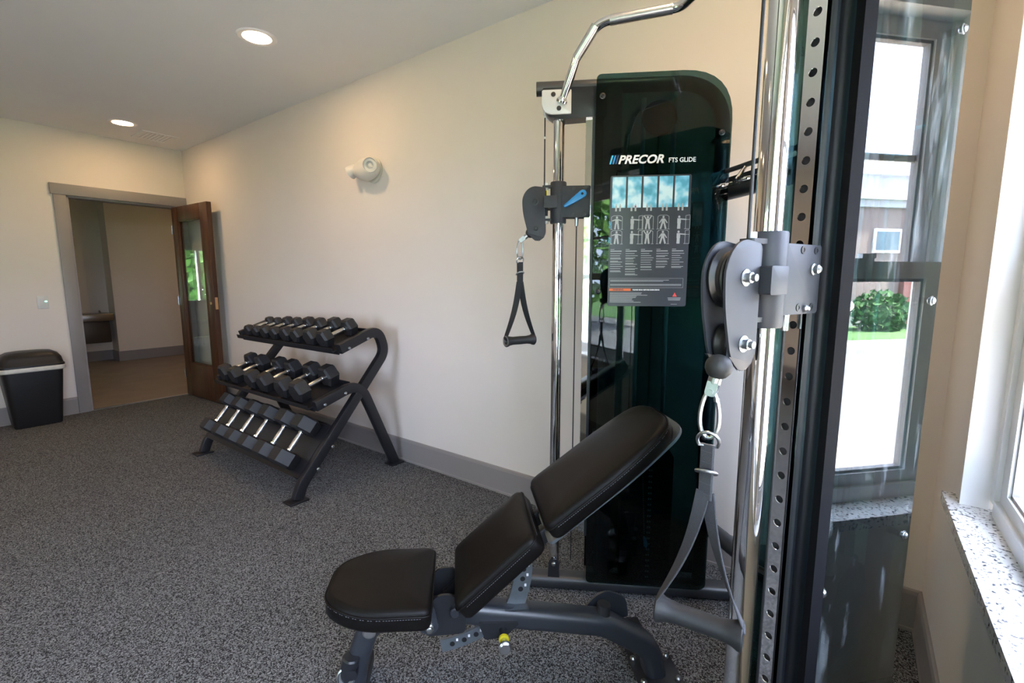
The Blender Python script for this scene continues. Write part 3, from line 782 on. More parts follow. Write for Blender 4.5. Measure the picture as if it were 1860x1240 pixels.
def pad(name, c0, c1, outline, thick, parent, crown=0.006):
    """cushion between side-plane points c0 and c1 (s, z) of the top surface; outline in (t, w)"""
    a = V((c1[0] - c0[0], c1[1] - c0[1])); L = a.length; a.normalize()
    def fn(t, w, h): return B(c0[0] + a.x * t - a.y * h, w, c0[1] + a.y * t + a.x * h)
    n = len(outline)
    cx = sum(q[0] for q in outline) / n; cw = sum(q[1] for q in outline) / n
    def inset(k):
        o = []
        for t, w in outline:
            v = V((t - cx, w - cw)); l = v.length
            o.append((cx + v.x * (l - k) / l, cw + v.y * (l - k) / l))
        return o
    rings = []
    for k, h in ((0.012, -thick), (0.004, -thick + 0.004), (0.0, -thick + 0.012), (0.0, -0.020), (0.003, -0.010), (0.009, -0.003), (0.018, 0.0), (0.06, crown * 0.7), (0.10, crown)):
        rings.append([fn(t, w, h) for t, w in inset(k)])
    po = part(MB().ring_loft(rings), name, 'black_vinyl', parent, angle=60)
    ln = inset(-0.0008)
    part(MB().tube([fn(t, w, -0.0165) for t, w in ln], 0.0022, 6, closed=True), 'piping', 'black_vinyl', po)
    # seam stitches just under the piping
    st = MB(); acc = 0
    for i in range(n):
        p, q = V(ln[i]), V(ln[(i + 1) % n]); d = q - p; l = d.length; d.normalize()
        x = 0.004
        while x < l - 0.004:
            e0 = p + d * x; e1 = p + d * (x + 0.004)
            st.tube([fn(e0.x, e0.y, -0.0225), fn(e1.x, e1.y, -0.0225)], 0.0006, 4); x += 0.007
    part(st, 'stitching', 'thread', po, smooth=False)['kind'] = 'stuff'
    return fn, L, po
def rounded(pts, rad, n=7):
    """closed rounded polygon"""
    out = []
    m = len(pts)
    for i in range(m):
        a, b, c = V(pts[i - 1]), V(pts[i]), V(pts[(i + 1) % m]); r = rad[i]
        d1 = (a - b).normalized(); d2 = (c - b).normalized()
        p0, p1 = b + d1 * r, b + d2 * r
        for k in range(n + 1):
            s = k / n; q = p0 * (1 - s) ** 2 + b * 2 * s * (1 - s) + p1 * s * s
            out.append((q.x, q.y))
    return out
# seat: wide at the back, tapering to a rounded nose
pad('seat_pad', (-0.292, 0.452), (-0.002, 0.440), rounded([(0, -0.075), (0.09, -0.150), (0.288, -0.150), (0.288, 0.150), (0.09, 0.150), (0, 0.075)], [0.04, 0.075, 0.022, 0.022, 0.075, 0.04]), 0.062, bn)
pad('lower_back_pad', (0.048, 0.434), (0.262, 0.626), rounded([(0, -0.145), (0.285, -0.145), (0.285, 0.145), (0, 0.145)], [0.028, 0.028, 0.028, 0.028]), 0.060, bn)
fu, LU, up_ = pad('upper_back_pad', (0.287, 0.643), (0.640, 0.912), rounded([(0, -0.145), (0.26, -0.145), (0.445, -0.112), (0.445, 0.112), (0.26, 0.145), (0, 0.145)], [0.028, 0.08, 0.085, 0.085, 0.08, 0.028]), 0.056, bn)
# backing board under the upper pad, frame rails under the back
part(MB().prism(rounded([(-0.02, -0.125), (0.27, -0.125), (0.462, -0.095), (0.462, 0.095), (0.27, 0.125), (-0.02, 0.125)], [0.02, 0.06, 0.06, 0.06, 0.06, 0.02]), lambda t, w, h: fu(t, w, h), -0.0655, -0.057), 'backing_board', 'grey_plate', bn)
for w in (-0.05, 0.05):
    part(MB().sweep([B(0.03, w, 0.338), B(0.27, w, 0.542), B(0.46, w, 0.690)], rrect(0.022, 0.04, 0.004, 2)), 'back_rail', 'black_metal', bn)
# pivot brackets between seat and back
for w in (-0.062, 0.062):
    part(MB().prism(rounded([(-0.03, 0.30), (0.085, 0.30), (0.085, 0.375), (0.05, 0.42), (0.005, 0.42), (-0.03, 0.37)], [0.02, 0.02, 0.03, 0.02, 0.02, 0.03]), lambda s, z, t: B(s, t, z), w - 0.004, w + 0.004, 0.001), 'pivot_bracket', 'black_metal', bn)
    part(MB().cyl(B(0.055, w, 0.375), B(0.055, w + (0.022 if w > 0 else -0.022), 0.375), 0.014, bevel=0.003), 'pivot_cap', 'satin_metal', bn)
    part(MB().prism(rounded([(-0.06, 0.395), (0.0, 0.395), (0.012, 0.33), (-0.015, 0.312), (-0.045, 0.33)], [0.005, 0.005, 0.015, 0.015, 0.015]), lambda s, z, t: B(s, t, z), w + (0.012 if w > 0 else -0.018), w + (0.018 if w > 0 else -0.012)), 'seat_bracket', 'satin_metal', bn)
    part(MB().lathe([(0.013, 0), (0.013, 0.003), (0.009, 0.005), (0.009, 0.011), (0.006, 0.013)], B(-0.014, w + (0.018 if w > 0 else -0.018), 0.336), BN if w > 0 else -BN, 14), 'pivot_bolt', 'zinc', bn)
# curved adjustment plates with slots
def arc_plate(name, pts, half, holes):
    m = MB(); n = len(pts); L_ = []; R_ = []
    for i in range(n):
        a = V(pts[max(0, i - 1)]); b = V(pts[min(n - 1, i + 1)]); d = (b - a).normalized(); nn = V((-d.y, d.x))
        L_.append(V(pts[i]) + nn * half); R_.append(V(pts[i]) - nn * half)
    o = part(MB().prism([tuple(q) for q in L_] + [tuple(q) for q in R_[::-1]], lambda s, z, t: B(s, t, z), -0.004, 0.005), name, 'grey_plate', bn, smooth=False)
    for h in holes:
        i = h; a = V(pts[i])
        part(MB().lathe([(0.0075, 0), (0.0075, 0.0012)], B(a.x, 0.0048, a.y), BN, 12), 'pin_hole', 'dark_void', o)
        part(MB().box((-0.003, -0.0004, -0.004), (0.003, 0.0004, 0.004), 0, Matrix.Translation(B(a.x + 0.014, 0.0056, a.y + 0.012)) @ Matrix.Rotation(BA, 4, 'Z')), 'position_mark', 'print_white', o, smooth=False)
    return o
arc_plate('back_arc', [(0.225, 0.315), (0.238, 0.345), (0.247, 0.378), (0.253, 0.41), (0.256, 0.44), (0.254, 0.475), (0.248, 0.51)], 0.026, (2, 3, 4))
arc_plate('seat_arc', [(0.012, 0.214), (0.045, 0.220), (0.080, 0.230), (0.115, 0.244), (0.150, 0.263), (0.18, 0.285)], 0.019, (1, 2, 3))
part(MB().box((-0.05, -0.03, 0), (0.03, 0.03, 0.006), 0, Matrix.Translation(B(0.24, 0.0, 0.325)) @ Matrix.Rotation(BA, 4, 'Z')), 'slot_guide', 'satin_metal', bn)
part(MB().prism(rounded([(0.12, 0.31), (0.24, 0.30), (0.20, 0.262), (0.14, 0.255)], [0.01] * 4), lambda s, z, t: B(s, t, z), -0.02, 0.045), 'pin_housing', 'black_metal', bn)
part(MB().cyl(B(0.190, 0.03, 0.282), B(0.190, 0.075, 0.282), 0.011), 'pin_barrel', 'black_metal', bn)
part(MB().cyl(B(0.190, 0.075, 0.282), B(0.190, 0.083, 0.282), 0.0145), 'pin_ring', 'yellow_plastic', bn, 'yellow ring of the pull pin')
part(MB().lathe([(0.008, 0), (0.010, 0.012), (0.018, 0.022), (0.0185, 0.030), (0.014, 0.034)], B(0.190, 0.083, 0.282), BN, 20), 'pull_knob', 'brushed_steel', bn, 'silver pull knob')
part(MB().lathe([(0.009, 0), (0.009, 0.02), (0.017, 0.028), (0.018, 0.036), (0.013, 0.040)], B(-0.178, 0.030, 0.325), BN, 20), 'pull_knob', 'brushed_steel', bn, 'silver pull knob')
part(MB().prism(rounded([(-0.16, 0.318), (-0.09, 0.352), (-0.08, 0.335), (-0.13, 0.305)], [0.006] * 4), lambda s, z, t: B(s, t, z), 0.0, 0.006), 'seat_latch', 'grey_plate', bn)
part(MB().cyl(B(0.50, 0.0, 0.27), B(0.503, 0.0, 0.305), 0.022, 0.020), 'rest_stop', 'black_rubber', bn)
part(MB().prism(rounded([(0.45, 0.255), (0.60, 0.215), (0.59, 0.285), (0.53, 0.315), (0.49, 0.30)], [0.01, 0.02, 0.02, 0.02, 0.02]), lambda s, z, t: B(s, t, z), -0.052, -0.044), 'gusset_plate', 'satin_metal', bn)
part(MB().sweep([B(-0.232, -0.06, 0.195), B(-0.232, 0.06, 0.195)], rrect(0.03, 0.03, 0.01, 3)), 'roller_axle', 'black_metal', bn)
part(MB().cyl(B(-0.255, 0.036, 0.150), B(-0.235, 0.036, 0.235), 0.024, seg=20, bevel=0.004), 'stand_tube', 'black_metal', bn)
part(MB().lathe([(0.025, 0), (0.026, 0.004), (0.026, 0.012), (0.022, 0.014), (0.020, 0.010)], B(-0.247, 0.045, 0.185), BN + V((0, 0, 0.3)), 20), 'stand_cap', 'zinc', bn)

# ------------------------------------------------------------------ dual-column cable machine
TL = V((5.036, -0.561, 0)); TR = V((5.857, -1.280, 0))
aL, aR = R(30.0), R(68.5)
uL = V((math.cos(aL), math.sin(aL), 0)); nL = V((uL.y, -uL.x, 0))
uR = V((math.cos(aR), math.sin(aR), 0)); nR = V((uR.y, -uR.x, 0))
def TLf(s, w, z): return TL + uL * s + nL * w + V((0, 0, z))      # w > 0 is the inner side
def TRf(s, w, z): return TR + uR * s - nR * w + V((0, 0, z))
MC = (TL + TR) / 2 + V((0.2, 0.25, 0))
cm = thing('cable_machine', 'black dual-column cable machine with chrome tubes and tinted shrouds', 'gym machine', tuple(MC))

def flat(mb, fn, x0, y0, x1, y1, t=0.0006):
    vs = [fn(x, y, tt) for tt in (0, t) for x, y in ((x0, y0), (x1, y0), (x1, y1), (x0, y1))]
    mb.add(vs, [(3, 2, 1, 0), (4, 5, 6, 7), (0, 1, 5, 4), (1, 2, 6, 5), (2, 3, 7, 6), (3, 0, 4, 7)])

def tower(T, zc, sgn, outer_mat, rear):
    inner = (T(0, 1, 0) - T(0, 0, 0)); us = (T(1, 0, 0) - T(0, 0, 0))
    def P(mb, name, m, label=None, parent=cm, **k): return part(mb, name, m, parent, label, **k)
    def TT(a, b, t): return T(a, t, b)
    # base rail and frame
    P(MB().sweep([T(-0.17, 0, 0.031), T(0.80, 0, 0.031)], rrect(0.078, 0.058, 0.024, 4)), 'base_rail', 'satin_metal')
    P(MB().tube([T(0.196, 0, 0.05), T(0.196, 0, 1.965)], 0.033, 28), 'front_post', 'satin_metal')
    P(MB().tube(fillet([T(-0.085, 0, 1.976), T(rear - 0.009, 0, 1.976), T(rear - 0.009, 0, 0.05)], [0.17], 12), 0.025, 18), 'top_hoop', 'satin_metal')
    P(MB().prism(rounded([(-0.062, 1.968), (0.17, 1.968), (0.17, 1.866), (0.0, 1.858), (-0.05, 1.872)], [0.004, 0.004, 0.006, 0.02, 0.035]), TT, -0.032, 0.032, 0.002), 'head_housing', 'black_metal')
    # chrome guide tube with base clevis
    P(MB().cyl(T(0, 0, 0.085), T(0, 0, 1.862), 0.0212, seg=32), 'guide_tube', 'chrome')
    for w in (-0.026, 0.026):
        P(MB().prism(rounded([(-0.024, 0.055), (0.024, 0.055), (0.02, 0.135), (-0.02, 0.135)], [0.003, 0.003, 0.015, 0.015]), TT, w - 0.003, w + 0.003), 'tube_clevis', 'black_metal')
        P(MB().lathe([(0.009, 0), (0.009, 0.005), (0.005, 0.009)], T(0, w + (0.003 if w > 0 else -0.003), 0.115), inner if w > 0 else -inner, 12), 'clevis_bolt', 'zinc')
    # silver side plates at the head, with black plugs
    for w in (-1, 1):
        sp = P(MB().prism(rounded([(-0.063, 1.957), (0.043, 1.957), (0.043, 1.873), (-0.063, 1.873)], [0.006, 0.006, 0.004, 0.042], 8), lambda a, b, t: T(a, t * w, b), 0.034, 0.043, 0.0015), 'head_plate', 'silver_paint', 'silver head plate')
        for a, b in ((-0.022, 1.941), (-0.001, 1.893)):
            P(MB().lathe([(0.0085, 0), (0.0085, 0.0015), (0.006, 0.003)], T(a, 0.043 * w, b), inner * w, 16), 'plug', 'black_rubber', parent=sp)
    # rail with pin holes
    rb = MB().prism([(0.121, -0.019), (0.131, -0.019), (0.131, 0.019), (0.121, 0.019)], lambda a, b, t: T(a, b, t), 0.24, 1.90, 0)
    P(rb, 'hole_rail', 'satin_metal', smooth=False)
    hs = MB(); pitch = 0.0462; z0 = 0.255; s0, s1 = 0.098, 0.121; hw = 0.0145; hr = 0.0062; hn = 20
    z = z0
    while z + pitch < 1.90:
        o = len(hs.v); c = z + pitch / 2
        ring = [(hr * math.cos(2 * PI * k / hn), hr * math.sin(2 * PI * k / hn)) for k in range(hn)]
        sq = []
        for k in range(hn):
            a = 2 * PI * k / hn; ca, sa = math.cos(a), math.sin(a); f = min(hw / max(abs(ca), 1e-6), (pitch / 2) / max(abs(sa), 1e-6)); sq.append((ca * f, sa * f))
        vs = [T(s0, a, c + b) for a, b in sq] + [T(s0, a * 1.12, c + b * 1.12) for a, b in ring] + [T(s0 + 0.0012, a, c + b) for a, b in ring] + [T(s0 + 0.009, a, c + b) for a, b in ring]
        fs = []
        for q in range(3):
            for k in range(hn): fs.append((q * hn + k, q * hn + (k + 1) % hn, (q + 1) * hn + (k + 1) % hn, (q + 1) * hn + k))
        hs.add(vs, fs)
        # corner fillers so that each cell is a full rectangle
        for k in range(hn):
            (a, b), (a2, b2) = sq[k], sq[(k + 1) % hn]
            if abs(abs(a) - hw) < 1e-6 and abs(abs(b2) - pitch / 2) < 1e-6 or abs(abs(b) - pitch / 2) < 1e-6 and abs(abs(a2) - hw) < 1e-6:
                ca = hw if (a + a2) > 0 else -hw; cb = pitch / 2 if (b + b2) > 0 else -pitch / 2
                hs.add([T(s0, a, c + b), T(s0, a2, c + b2), T(s0, ca, c + cb)], [(0, 1, 2)])
        z += pitch
    zt = z
    for w in (-hw, hw): hs.add([T(s0, w, z0), T(s1, w, z0), T(s1, w, zt), T(s0, w, zt)], [(0, 1, 2, 3)])
    for zz in (z0, zt): hs.add([T(s0, -hw, zz), T(s1, -hw, zz), T(s1, hw, zz), T(s0, hw, zz)], [(0, 1, 2, 3)])
    st = P(hs, 'hole_strip', 'chrome', 'chrome strip with a row of pin holes', smooth=False, recalc=False)
    P(MB().prism([(s0 + 0.0085, -0.010), (s0 + 0.010, -0.010), (s0 + 0.010, 0.010), (s0 + 0.0085, 0.010)], lambda a, b, t: T(a, b, t), z0 + 0.002, zt - 0.002), 'hole_backing', 'dark_void', parent=st, smooth=False)
    # tinted shroud panels with bolts
    for w, m, fs in ((0.062, 'acrylic', 0.130), (-0.050, outer_mat, 0.158)):
        rr = rear if w > 0 else 0.598
        pn = P(MB().prism(rounded([(fs, 0.068), (fs, 1.993), (rr, 1.993), (rr, 0.068)], [0.02, 0.02, 0.17, 0.03], 8), TT, w, w + 0.005), 'shroud_panel', m, 'dark teal tinted shroud panel', smooth=False)
        d = 1 if w > 0 else -1; f = 0.067 if w > 0 else -0.050
        b0 = fs + 0.022
        for a, b in ((b0, 0.69), (rr - 0.034, 0.69), (b0, 1.235), (rr - 0.032, 1.235), (rr - 0.032, 1.785), (b0, 1.92)):
            P(MB().lathe([(0.0105, 0.0), (0.0105, 0.0012), (0.0075, 0.002), (0.0075, 0.0045), (0.004, 0.007)], T(a, f, b), inner * d, 14), 'panel_bolt', 'zinc' if (d < 0 and sgn > 0) else 'black_metal', parent=pn)
            P(MB().cyl(T(a, 0.018 * d, b), T(a, f - 0.0055 * d, b), 0.007, seg=10), 'standoff', 'black_metal', parent=pn)
    P(MB().prism([(0.128, 0.07), (0.172, 0.07), (0.172, 1.985), (0.128, 1.985)], TT, -0.056, -0.0435, 0), 'edge_trim', 'flat_black', smooth=False)
    # weight stack
    zb = 0.086; n = 22; th = 0.0235; pl0 = None
    for k in range(n):
        if pl0 is None:
            m = MB()
            q = [T(a, b, zb + c) for c in (0.0, th - 0.0012) for a, b in ((0.262, -0.042), (0.457, -0.042), (0.457, 0.048), (0.262, 0.048))]
            m.add(q, [(3, 2, 1, 0), (4, 5, 6, 7), (0, 1, 5, 4), (1, 2, 6, 5), (2, 3, 7, 6), (3, 0, 4, 7)])
            pl0 = P(m, 'weight_plate', 'black_metal', smooth=False)
        else: copy_part(pl0, cm, Matrix.Translation((0, 0, k * th)))
        if k < 24:
            lb = MB(); zz = zb + k * th + th / 2
            for a in (0.368, 0.376):
                vs = [T(a + x, 0.0484, zz + y) for x, y in ((-0.003, -0.004), (0.003, -0.004), (0.003, 0.004), (-0.003, 0.004))]; lb.add(vs, [(0, 1, 2, 3)])
            P(lb, 'weight_number', 'print_grey', smooth=False)
    ztop = zb + n * th
    P(MB().prism(rounded([(0.285, ztop), (0.435, ztop), (0.42, ztop + 0.05), (0.36, ztop + 0.085), (0.30, ztop + 0.05)], [0.004, 0.004, 0.01, 0.03, 0.01]), TT, -0.03, 0.03, 0.003), 'stack_head', 'black_plastic')
    for a in (0.305, 0.415):
        P(MB().cyl(T(a, 0, 0.06), T(a, 0, 1.93), 0.0085, seg=12), 'guide_rod', 'brushed_steel')
        P(MB().cyl(T(a, 0, ztop), T(a, 0, ztop + 0.06), 0.018, seg=14), 'rod_bushing', 'black_rubber')
    P(MB().cyl(T(0.36, 0, ztop + 0.08), T(0.36, 0, 1.87), 0.003, seg=8), 'stack_cable', 'black_rubber')
    P(MB().cyl(T(0.36, -0.012, 1.86), T(0.36, 0.012, 1.86), 0.062, seg=28, bevel=0.003), 'top_pulley', 'black_plastic')
    P(MB().cyl(T(0.20, -0.012, 0.13), T(0.20, 0.012, 0.13), 0.05, seg=28, bevel=0.003), 'base_pulley', 'black_plastic')
    cn = MB()
    for k in range(36): cn.sphere(T(0.338 + 0.0005 * k, 0.053, 0.585 - 0.0086 * k), 0.0026, 8, 5)
    P(cn, 'pin_chain', 'zinc')
    tg = MB(); tg.prism(rounded([(0.352, 0.275), (0.362, 0.268), (0.372, 0.240), (0.366, 0.222), (0.356, 0.232)], [0.003, 0.003, 0.006, 0.005, 0.004]), TT, 0.050, 0.056, 0.001)
    P(tg, 'selector_pin', 'blue_tag', 'bright blue selector pin tag')
    # carriage on the guide tube
    P(MB().lathe([(0.0218, -0.076), (0.0290, -0.076), (0.0305, -0.073), (0.0305, 0.073), (0.0290, 0.076), (0.0218, 0.076)], T(0, 0, zc), (0, 0, 1), 32, caps=False), 'carriage_sleeve', 'powder_grey')
    for w in (-1, 1):
        cp = P(MB().prism(rounded([(0.012, -0.056), (0.119, -0.056), (0.119, 0.058), (0.012, 0.058)], [0.002, 0.006, 0.006, 0.002]), lambda a, b, t: T(a, t * w, zc + b), 0.019, 0.027, 0.001), 'carriage_plate', 'powder_grey')
        for a, b in ((0.058, 0.049), (0.100, 0.049), (0.056, -0.045), (0.098, -0.045)):
            P(MB().lathe([(0.0065, 0), (0.0065, 0.0012), (0.0035, 0.0012), (0.0035, 0.0004)], T(a, 0.027 * w, zc + b), inner * w, 12), 'screw', 'black_metal', parent=cp)
        if w < 0:
            P(MB().lathe([(0.010, 0), (0.010, 0.003), (0.0075, 0.004), (0.0075, 0.010), (0.004, 0.013)], T(0.094, -0.027, zc + 0.018), -inner, 14), 'pin_bolt', 'zinc', parent=cp)
            P(MB().lathe([(0.006, 0), (0.006, 0.004), (0.003, 0.008)], T(0.077, -0.027, zc - 0.047), -inner, 12), 'screw', 'zinc', parent=cp)
    P(MB().prism([(0.026, -0.052), (0.095, -0.052), (0.095, 0.054), (0.026, 0.054)], lambda a, b, t: T(a, t, zc + b), -0.019, 0.019), 'carriage_block', 'black_metal', smooth=False)
    lv = MB(); pv = (0.090, 0.026); tp = (0.027, -0.016)
    dx, dz = tp[0] - pv[0], tp[1] - pv[1]; an = math.atan2(dz, dx)
    out = [(pv[0] + 0.0145 * math.cos(an + PI / 2 + PI * k / 10), pv[1] + 0.0145 * math.sin(an + PI / 2 + PI * k / 10)) for k in range(11)]
    out += [(tp[0] + 0.0062 * math.cos(an - PI / 2 + PI * k / 4), tp[1] + 0.0062 * math.sin(an - PI / 2 + PI * k / 4)) for k in range(5)]
    lvo = P(lv.prism(out, lambda a, b, t: T(a, t, zc + b), 0.030, 0.044, 0.003), 'release_lever', 'blue_plastic', 'bright blue release lever')
    P(MB().lathe([(0.0048, 0), (0.0048, 0.0006)], T(pv[0] - 0.002, 0.0441, zc + pv[1]), inner, 14), 'lever_pivot', 'dark_void', parent=lvo)
    P(MB().cyl(T(0.070, 0, zc - 0.052), T(0.070, 0, zc - 0.086), 0.0075, 0.0065, seg=14), 'cable_ferrule', 'zinc')
    P(MB().cyl(T(0.070, 0, zc - 0.085), T(0.070, 0, 0.12), 0.0024, seg=8), 'lower_cable', 'black_rubber')
    P(MB().cyl(T(0.018, 0.0, zc - 0.056), T(0.018, 0, zc - 0.082), 0.006, seg=10), 'bumper', 'white_plastic')
    # swivelling pulley housing in front of the tube
    hp = rounded([(-0.047, 0.055), (-0.100, 0.062), (-0.136, 0.030), (-0.134, -0.035), (-0.112, -0.118), (-0.080, -0.145), (-0.046, -0.120), (-0.048, -0.060)], [0.008, 0.020, 0.028, 0.03, 0.02, 0.022, 0.022, 0.025], 5)
    for w in (-1, 1):
        pl = P(MB().prism(hp, lambda a, b, t: T(a, t * w, zc + b), 0.0165, 0.0205, 0.0008), 'pulley_plate', 'powder_grey')
        for a, b in ((-0.086, 0.004), (-0.082, -0.096)):
            P(MB().lathe([(0.013, 0), (0.013, 0.0015), (0.008, 0.0018), (0.008, 0.010), (0.0055, 0.011), (0.0055, 0.017)], T(a, 0.0205 * w, zc + b), inner * w, 14), 'axle_nut', 'zinc' if w < 0 else 'black_metal', parent=pl)
    wh = [(0.006, -0.012), (0.046, -0.012), (0.047, -0.009), (0.041, -0.003), (0.041, 0.003), (0.047, 0.009), (0.046, 0.012), (0.006, 0.012)]
    P(MB().lathe(wh, T(-0.086, 0, zc + 0.004), inner, 32), 'pulley_wheel', 'black_plastic')
    P(MB().lathe([(r * 0.62, h) for r, h in wh], T(-0.082, 0, zc - 0.096), inner, 28), 'pulley_wheel', 'black_plastic')
    for b in (-0.062, 0.060):
        P(MB().prism(rounded([(-0.060, -0.012), (-0.022, -0.016), (-0.022, 0.016), (-0.060, 0.012)], [0.006, 0.001, 0.001, 0.006]), lambda a, c, t: T(a, c, zc + t), b - 0.004, b + 0.004), 'hinge_lug', 'black_metal')
        P(MB().cyl(T(-0.044, 0, zc + b - 0.014), T(-0.044, 0, zc + b + 0.014), 0.0075, seg=14), 'hinge_bushing', 'white_plastic')
    P(MB().cyl(T(-0.044, 0, zc - 0.066), T(-0.044, 0, zc + 0.066), 0.005, seg=12), 'hinge_pin', 'black_metal')
    for w in (-1, 1):
        P(MB().prism(rounded([(-0.052, -0.022), (-0.004, -0.022), (-0.004, 0.022), (-0.052, 0.022)], [0.004] * 4), lambda a, b, t: T(a, t * w, zc + b), 0.021, 0.040, 0.001), 'swivel_block', 'powder_grey')
    if sgn < 0:
        P(MB().prism([(-0.044, 0.010), (-0.038, 0.010), (-0.038, 0.044), (-0.044, 0.044)], lambda a, b, t: T(a, t, zc + b), 0.0205, 0.0212), 'warning_sticker', 'yellow_plastic', 'yellow warning sticker', smooth=False)
    # cable from the head to the housing, ball stop and clevis
    P(MB().cyl(T(-0.053, 0, zc + 0.05), T(-0.053, 0, 1.875), 0.0027, seg=8), 'pull_cable', 'black_rubber')
    P(MB().cyl(T(-0.053, 0, 1.80), T(-0.053, 0, 1.808), 0.0042, seg=8), 'cable_mark', 'white_plastic')
    return

tower(TLf, 1.567, -1, 'acrylic', 0.594)
tower(TRf, 1.280, 1, 'acrylic_smudged', 0.594)

def cable_end(b, e):
    """ball stop at b with a zinc clevis ending at e"""
    b = V(b); e = V(e); d = (e - b).normalized()
    part(MB().lathe([(0.006, -0.017), (0.013, -0.014), (0.0185, -0.006), (0.0195, 0.0), (0.0185, 0.007), (0.014, 0.014), (0.010, 0.017)], b, d, 24), 'ball_stop', 'black_rubber', cm)
    x, y, _ = frame_from(d)
    L = (e - b).length
    part(MB().cyl(b + d * 0.013, b + d * (L * 0.62), 0.0095, 0.0095, seg=18, bevel=0.001), 'swivel_shank', 'zinc', cm)
    for k in (-1, 1):
        part(MB().prism(rounded([(0, -0.008), (L * 0.5, -0.008), (L * 0.5, 0.008), (0, 0.008)], [0.001, 0.006, 0.006, 0.001]), lambda a, c, t: b + d * (L * 0.55 + a) + y * c + x * (k * t), 0.0055, 0.009), 'swivel_fork', 'zinc', cm)
    part(MB().cyl(e - x * 0.013 - d * 0.004, e + x * 0.013 - d * 0.004, 0.0045, seg=12), 'swivel_pin', 'zinc', cm)
eL = TLf(-0.145, 0, 1.427); eR = TRf(-0.134, -0.006, 1.110)
cable_end(TLf(-0.104, 0, 1.458), eL)
cable_end(TRf(-0.130, -0.014, 1.153), eR)

# rear braces between the towers, with an accessory rail and hooks
Lr = TLf(0.60, 0, 0); Rr_ = TRf(0.60, 0, 0)
part(MB().tube([Lr + V((0, 0, 0.31)), Rr_ + V((0, 0, 0.31))], 0.03, 16), 'lower_brace', 'satin_metal', cm)
part(MB().tube([Lr + V((0, 0, 1.590)), Rr_ + V((0, 0, 1.590))], 0.027, 16), 'upper_brace', 'black_metal', cm)
dm = (Rr_ - Lr).normalized(); fm = V((-0.659, -0.752, 0))
part(MB().sweep([Lr - dm * 0.02 + fm * 0.035 + V((0, 0, 1.655)), Rr_ + dm * 0.02 + fm * 0.035 + V((0, 0, 1.655))], rrect(0.012, 0.016, 0.004, 2)), 'accessory_rail', 'satin_metal', cm)
part(MB().prism([(0, 1.60), ((Rr_ - Lr).length, 1.60), ((Rr_ - Lr).length, 1.635), (0, 1.635)], lambda a, b, t: Lr + dm * a + fm * t + V((0, 0, b)), 0.02, 0.026), 'rail_web', 'black_metal', cm, smooth=False)
for k in range(6):
    c = Lr + dm * (0.03 + k * 0.125)
    part(MB().tube(fillet([c + fm * 0.035 + V((0, 0, 1.650)), c + fm * 0.075 + V((0, 0, 1.600)), c + fm * 0.075 + dm * 0.05 + V((0, 0, 1.600)), c + fm * 0.030 + dm * 0.055 + V((0, 0, 1.610))], [0.02, 0.015], 5), 0.006, 10), 'accessory_hook', 'chrome', cm)

# pull-up bar between the two heads
LM = (TR - TL).length; lm = (TR - TL).normalized()
def BAR(l, o, z): return TL + lm * l + fm * o + V((0, 0, z))
half = [(0.030, 0.0, 1.922), (0.100, -0.030, 2.045), (0.165, -0.078, 2.128), (0.300, -0.305, 2.133)]
pts = [BAR(*q) for q in half] + [BAR(LM - l, o, z) for l, o, z in half[::-1]]
part(MB().tube(fillet(pts, [0.05, 0.09, 0.05, 0.05, 0.09, 0.05], 8), 0.0155, 16), 'pull_up_bar', 'chrome', cm)
for a, b in (((0.098, -0.029, 2.042), (0.160, -0.073, 2.120)), ((0.185, -0.112, 2.1288), (0.285, -0.280, 2.1325))):
    for mir in (0, 1):
        q = [BAR(*a), BAR(*b)] if not mir else [BAR(LM - a[0], a[1], a[2]), BAR(LM - b[0], b[1], b[2])]
        part(MB().cyl(q[0], q[1], 0.0166, seg=16), 'bar_grip', 'brushed_steel', cm)
for q in (BAR(0.030, 0, 1.922), BAR(LM - 0.03, 0, 1.922)):
    part(MB().lathe([(0.0160, -0.004), (0.026, -0.004), (0.026, 0.004), (0.0185, 0.012), (0.0160, 0.014)], q, (BAR(0.1, -0.03, 2.045) - BAR(0.03, 0, 1.922)) if q == BAR(0.030, 0, 1.922) else (BAR(LM - 0.1, -0.03, 2.045) - BAR(LM - 0.03, 0, 1.922)), 24), 'bar_flange', 'chrome', cm)

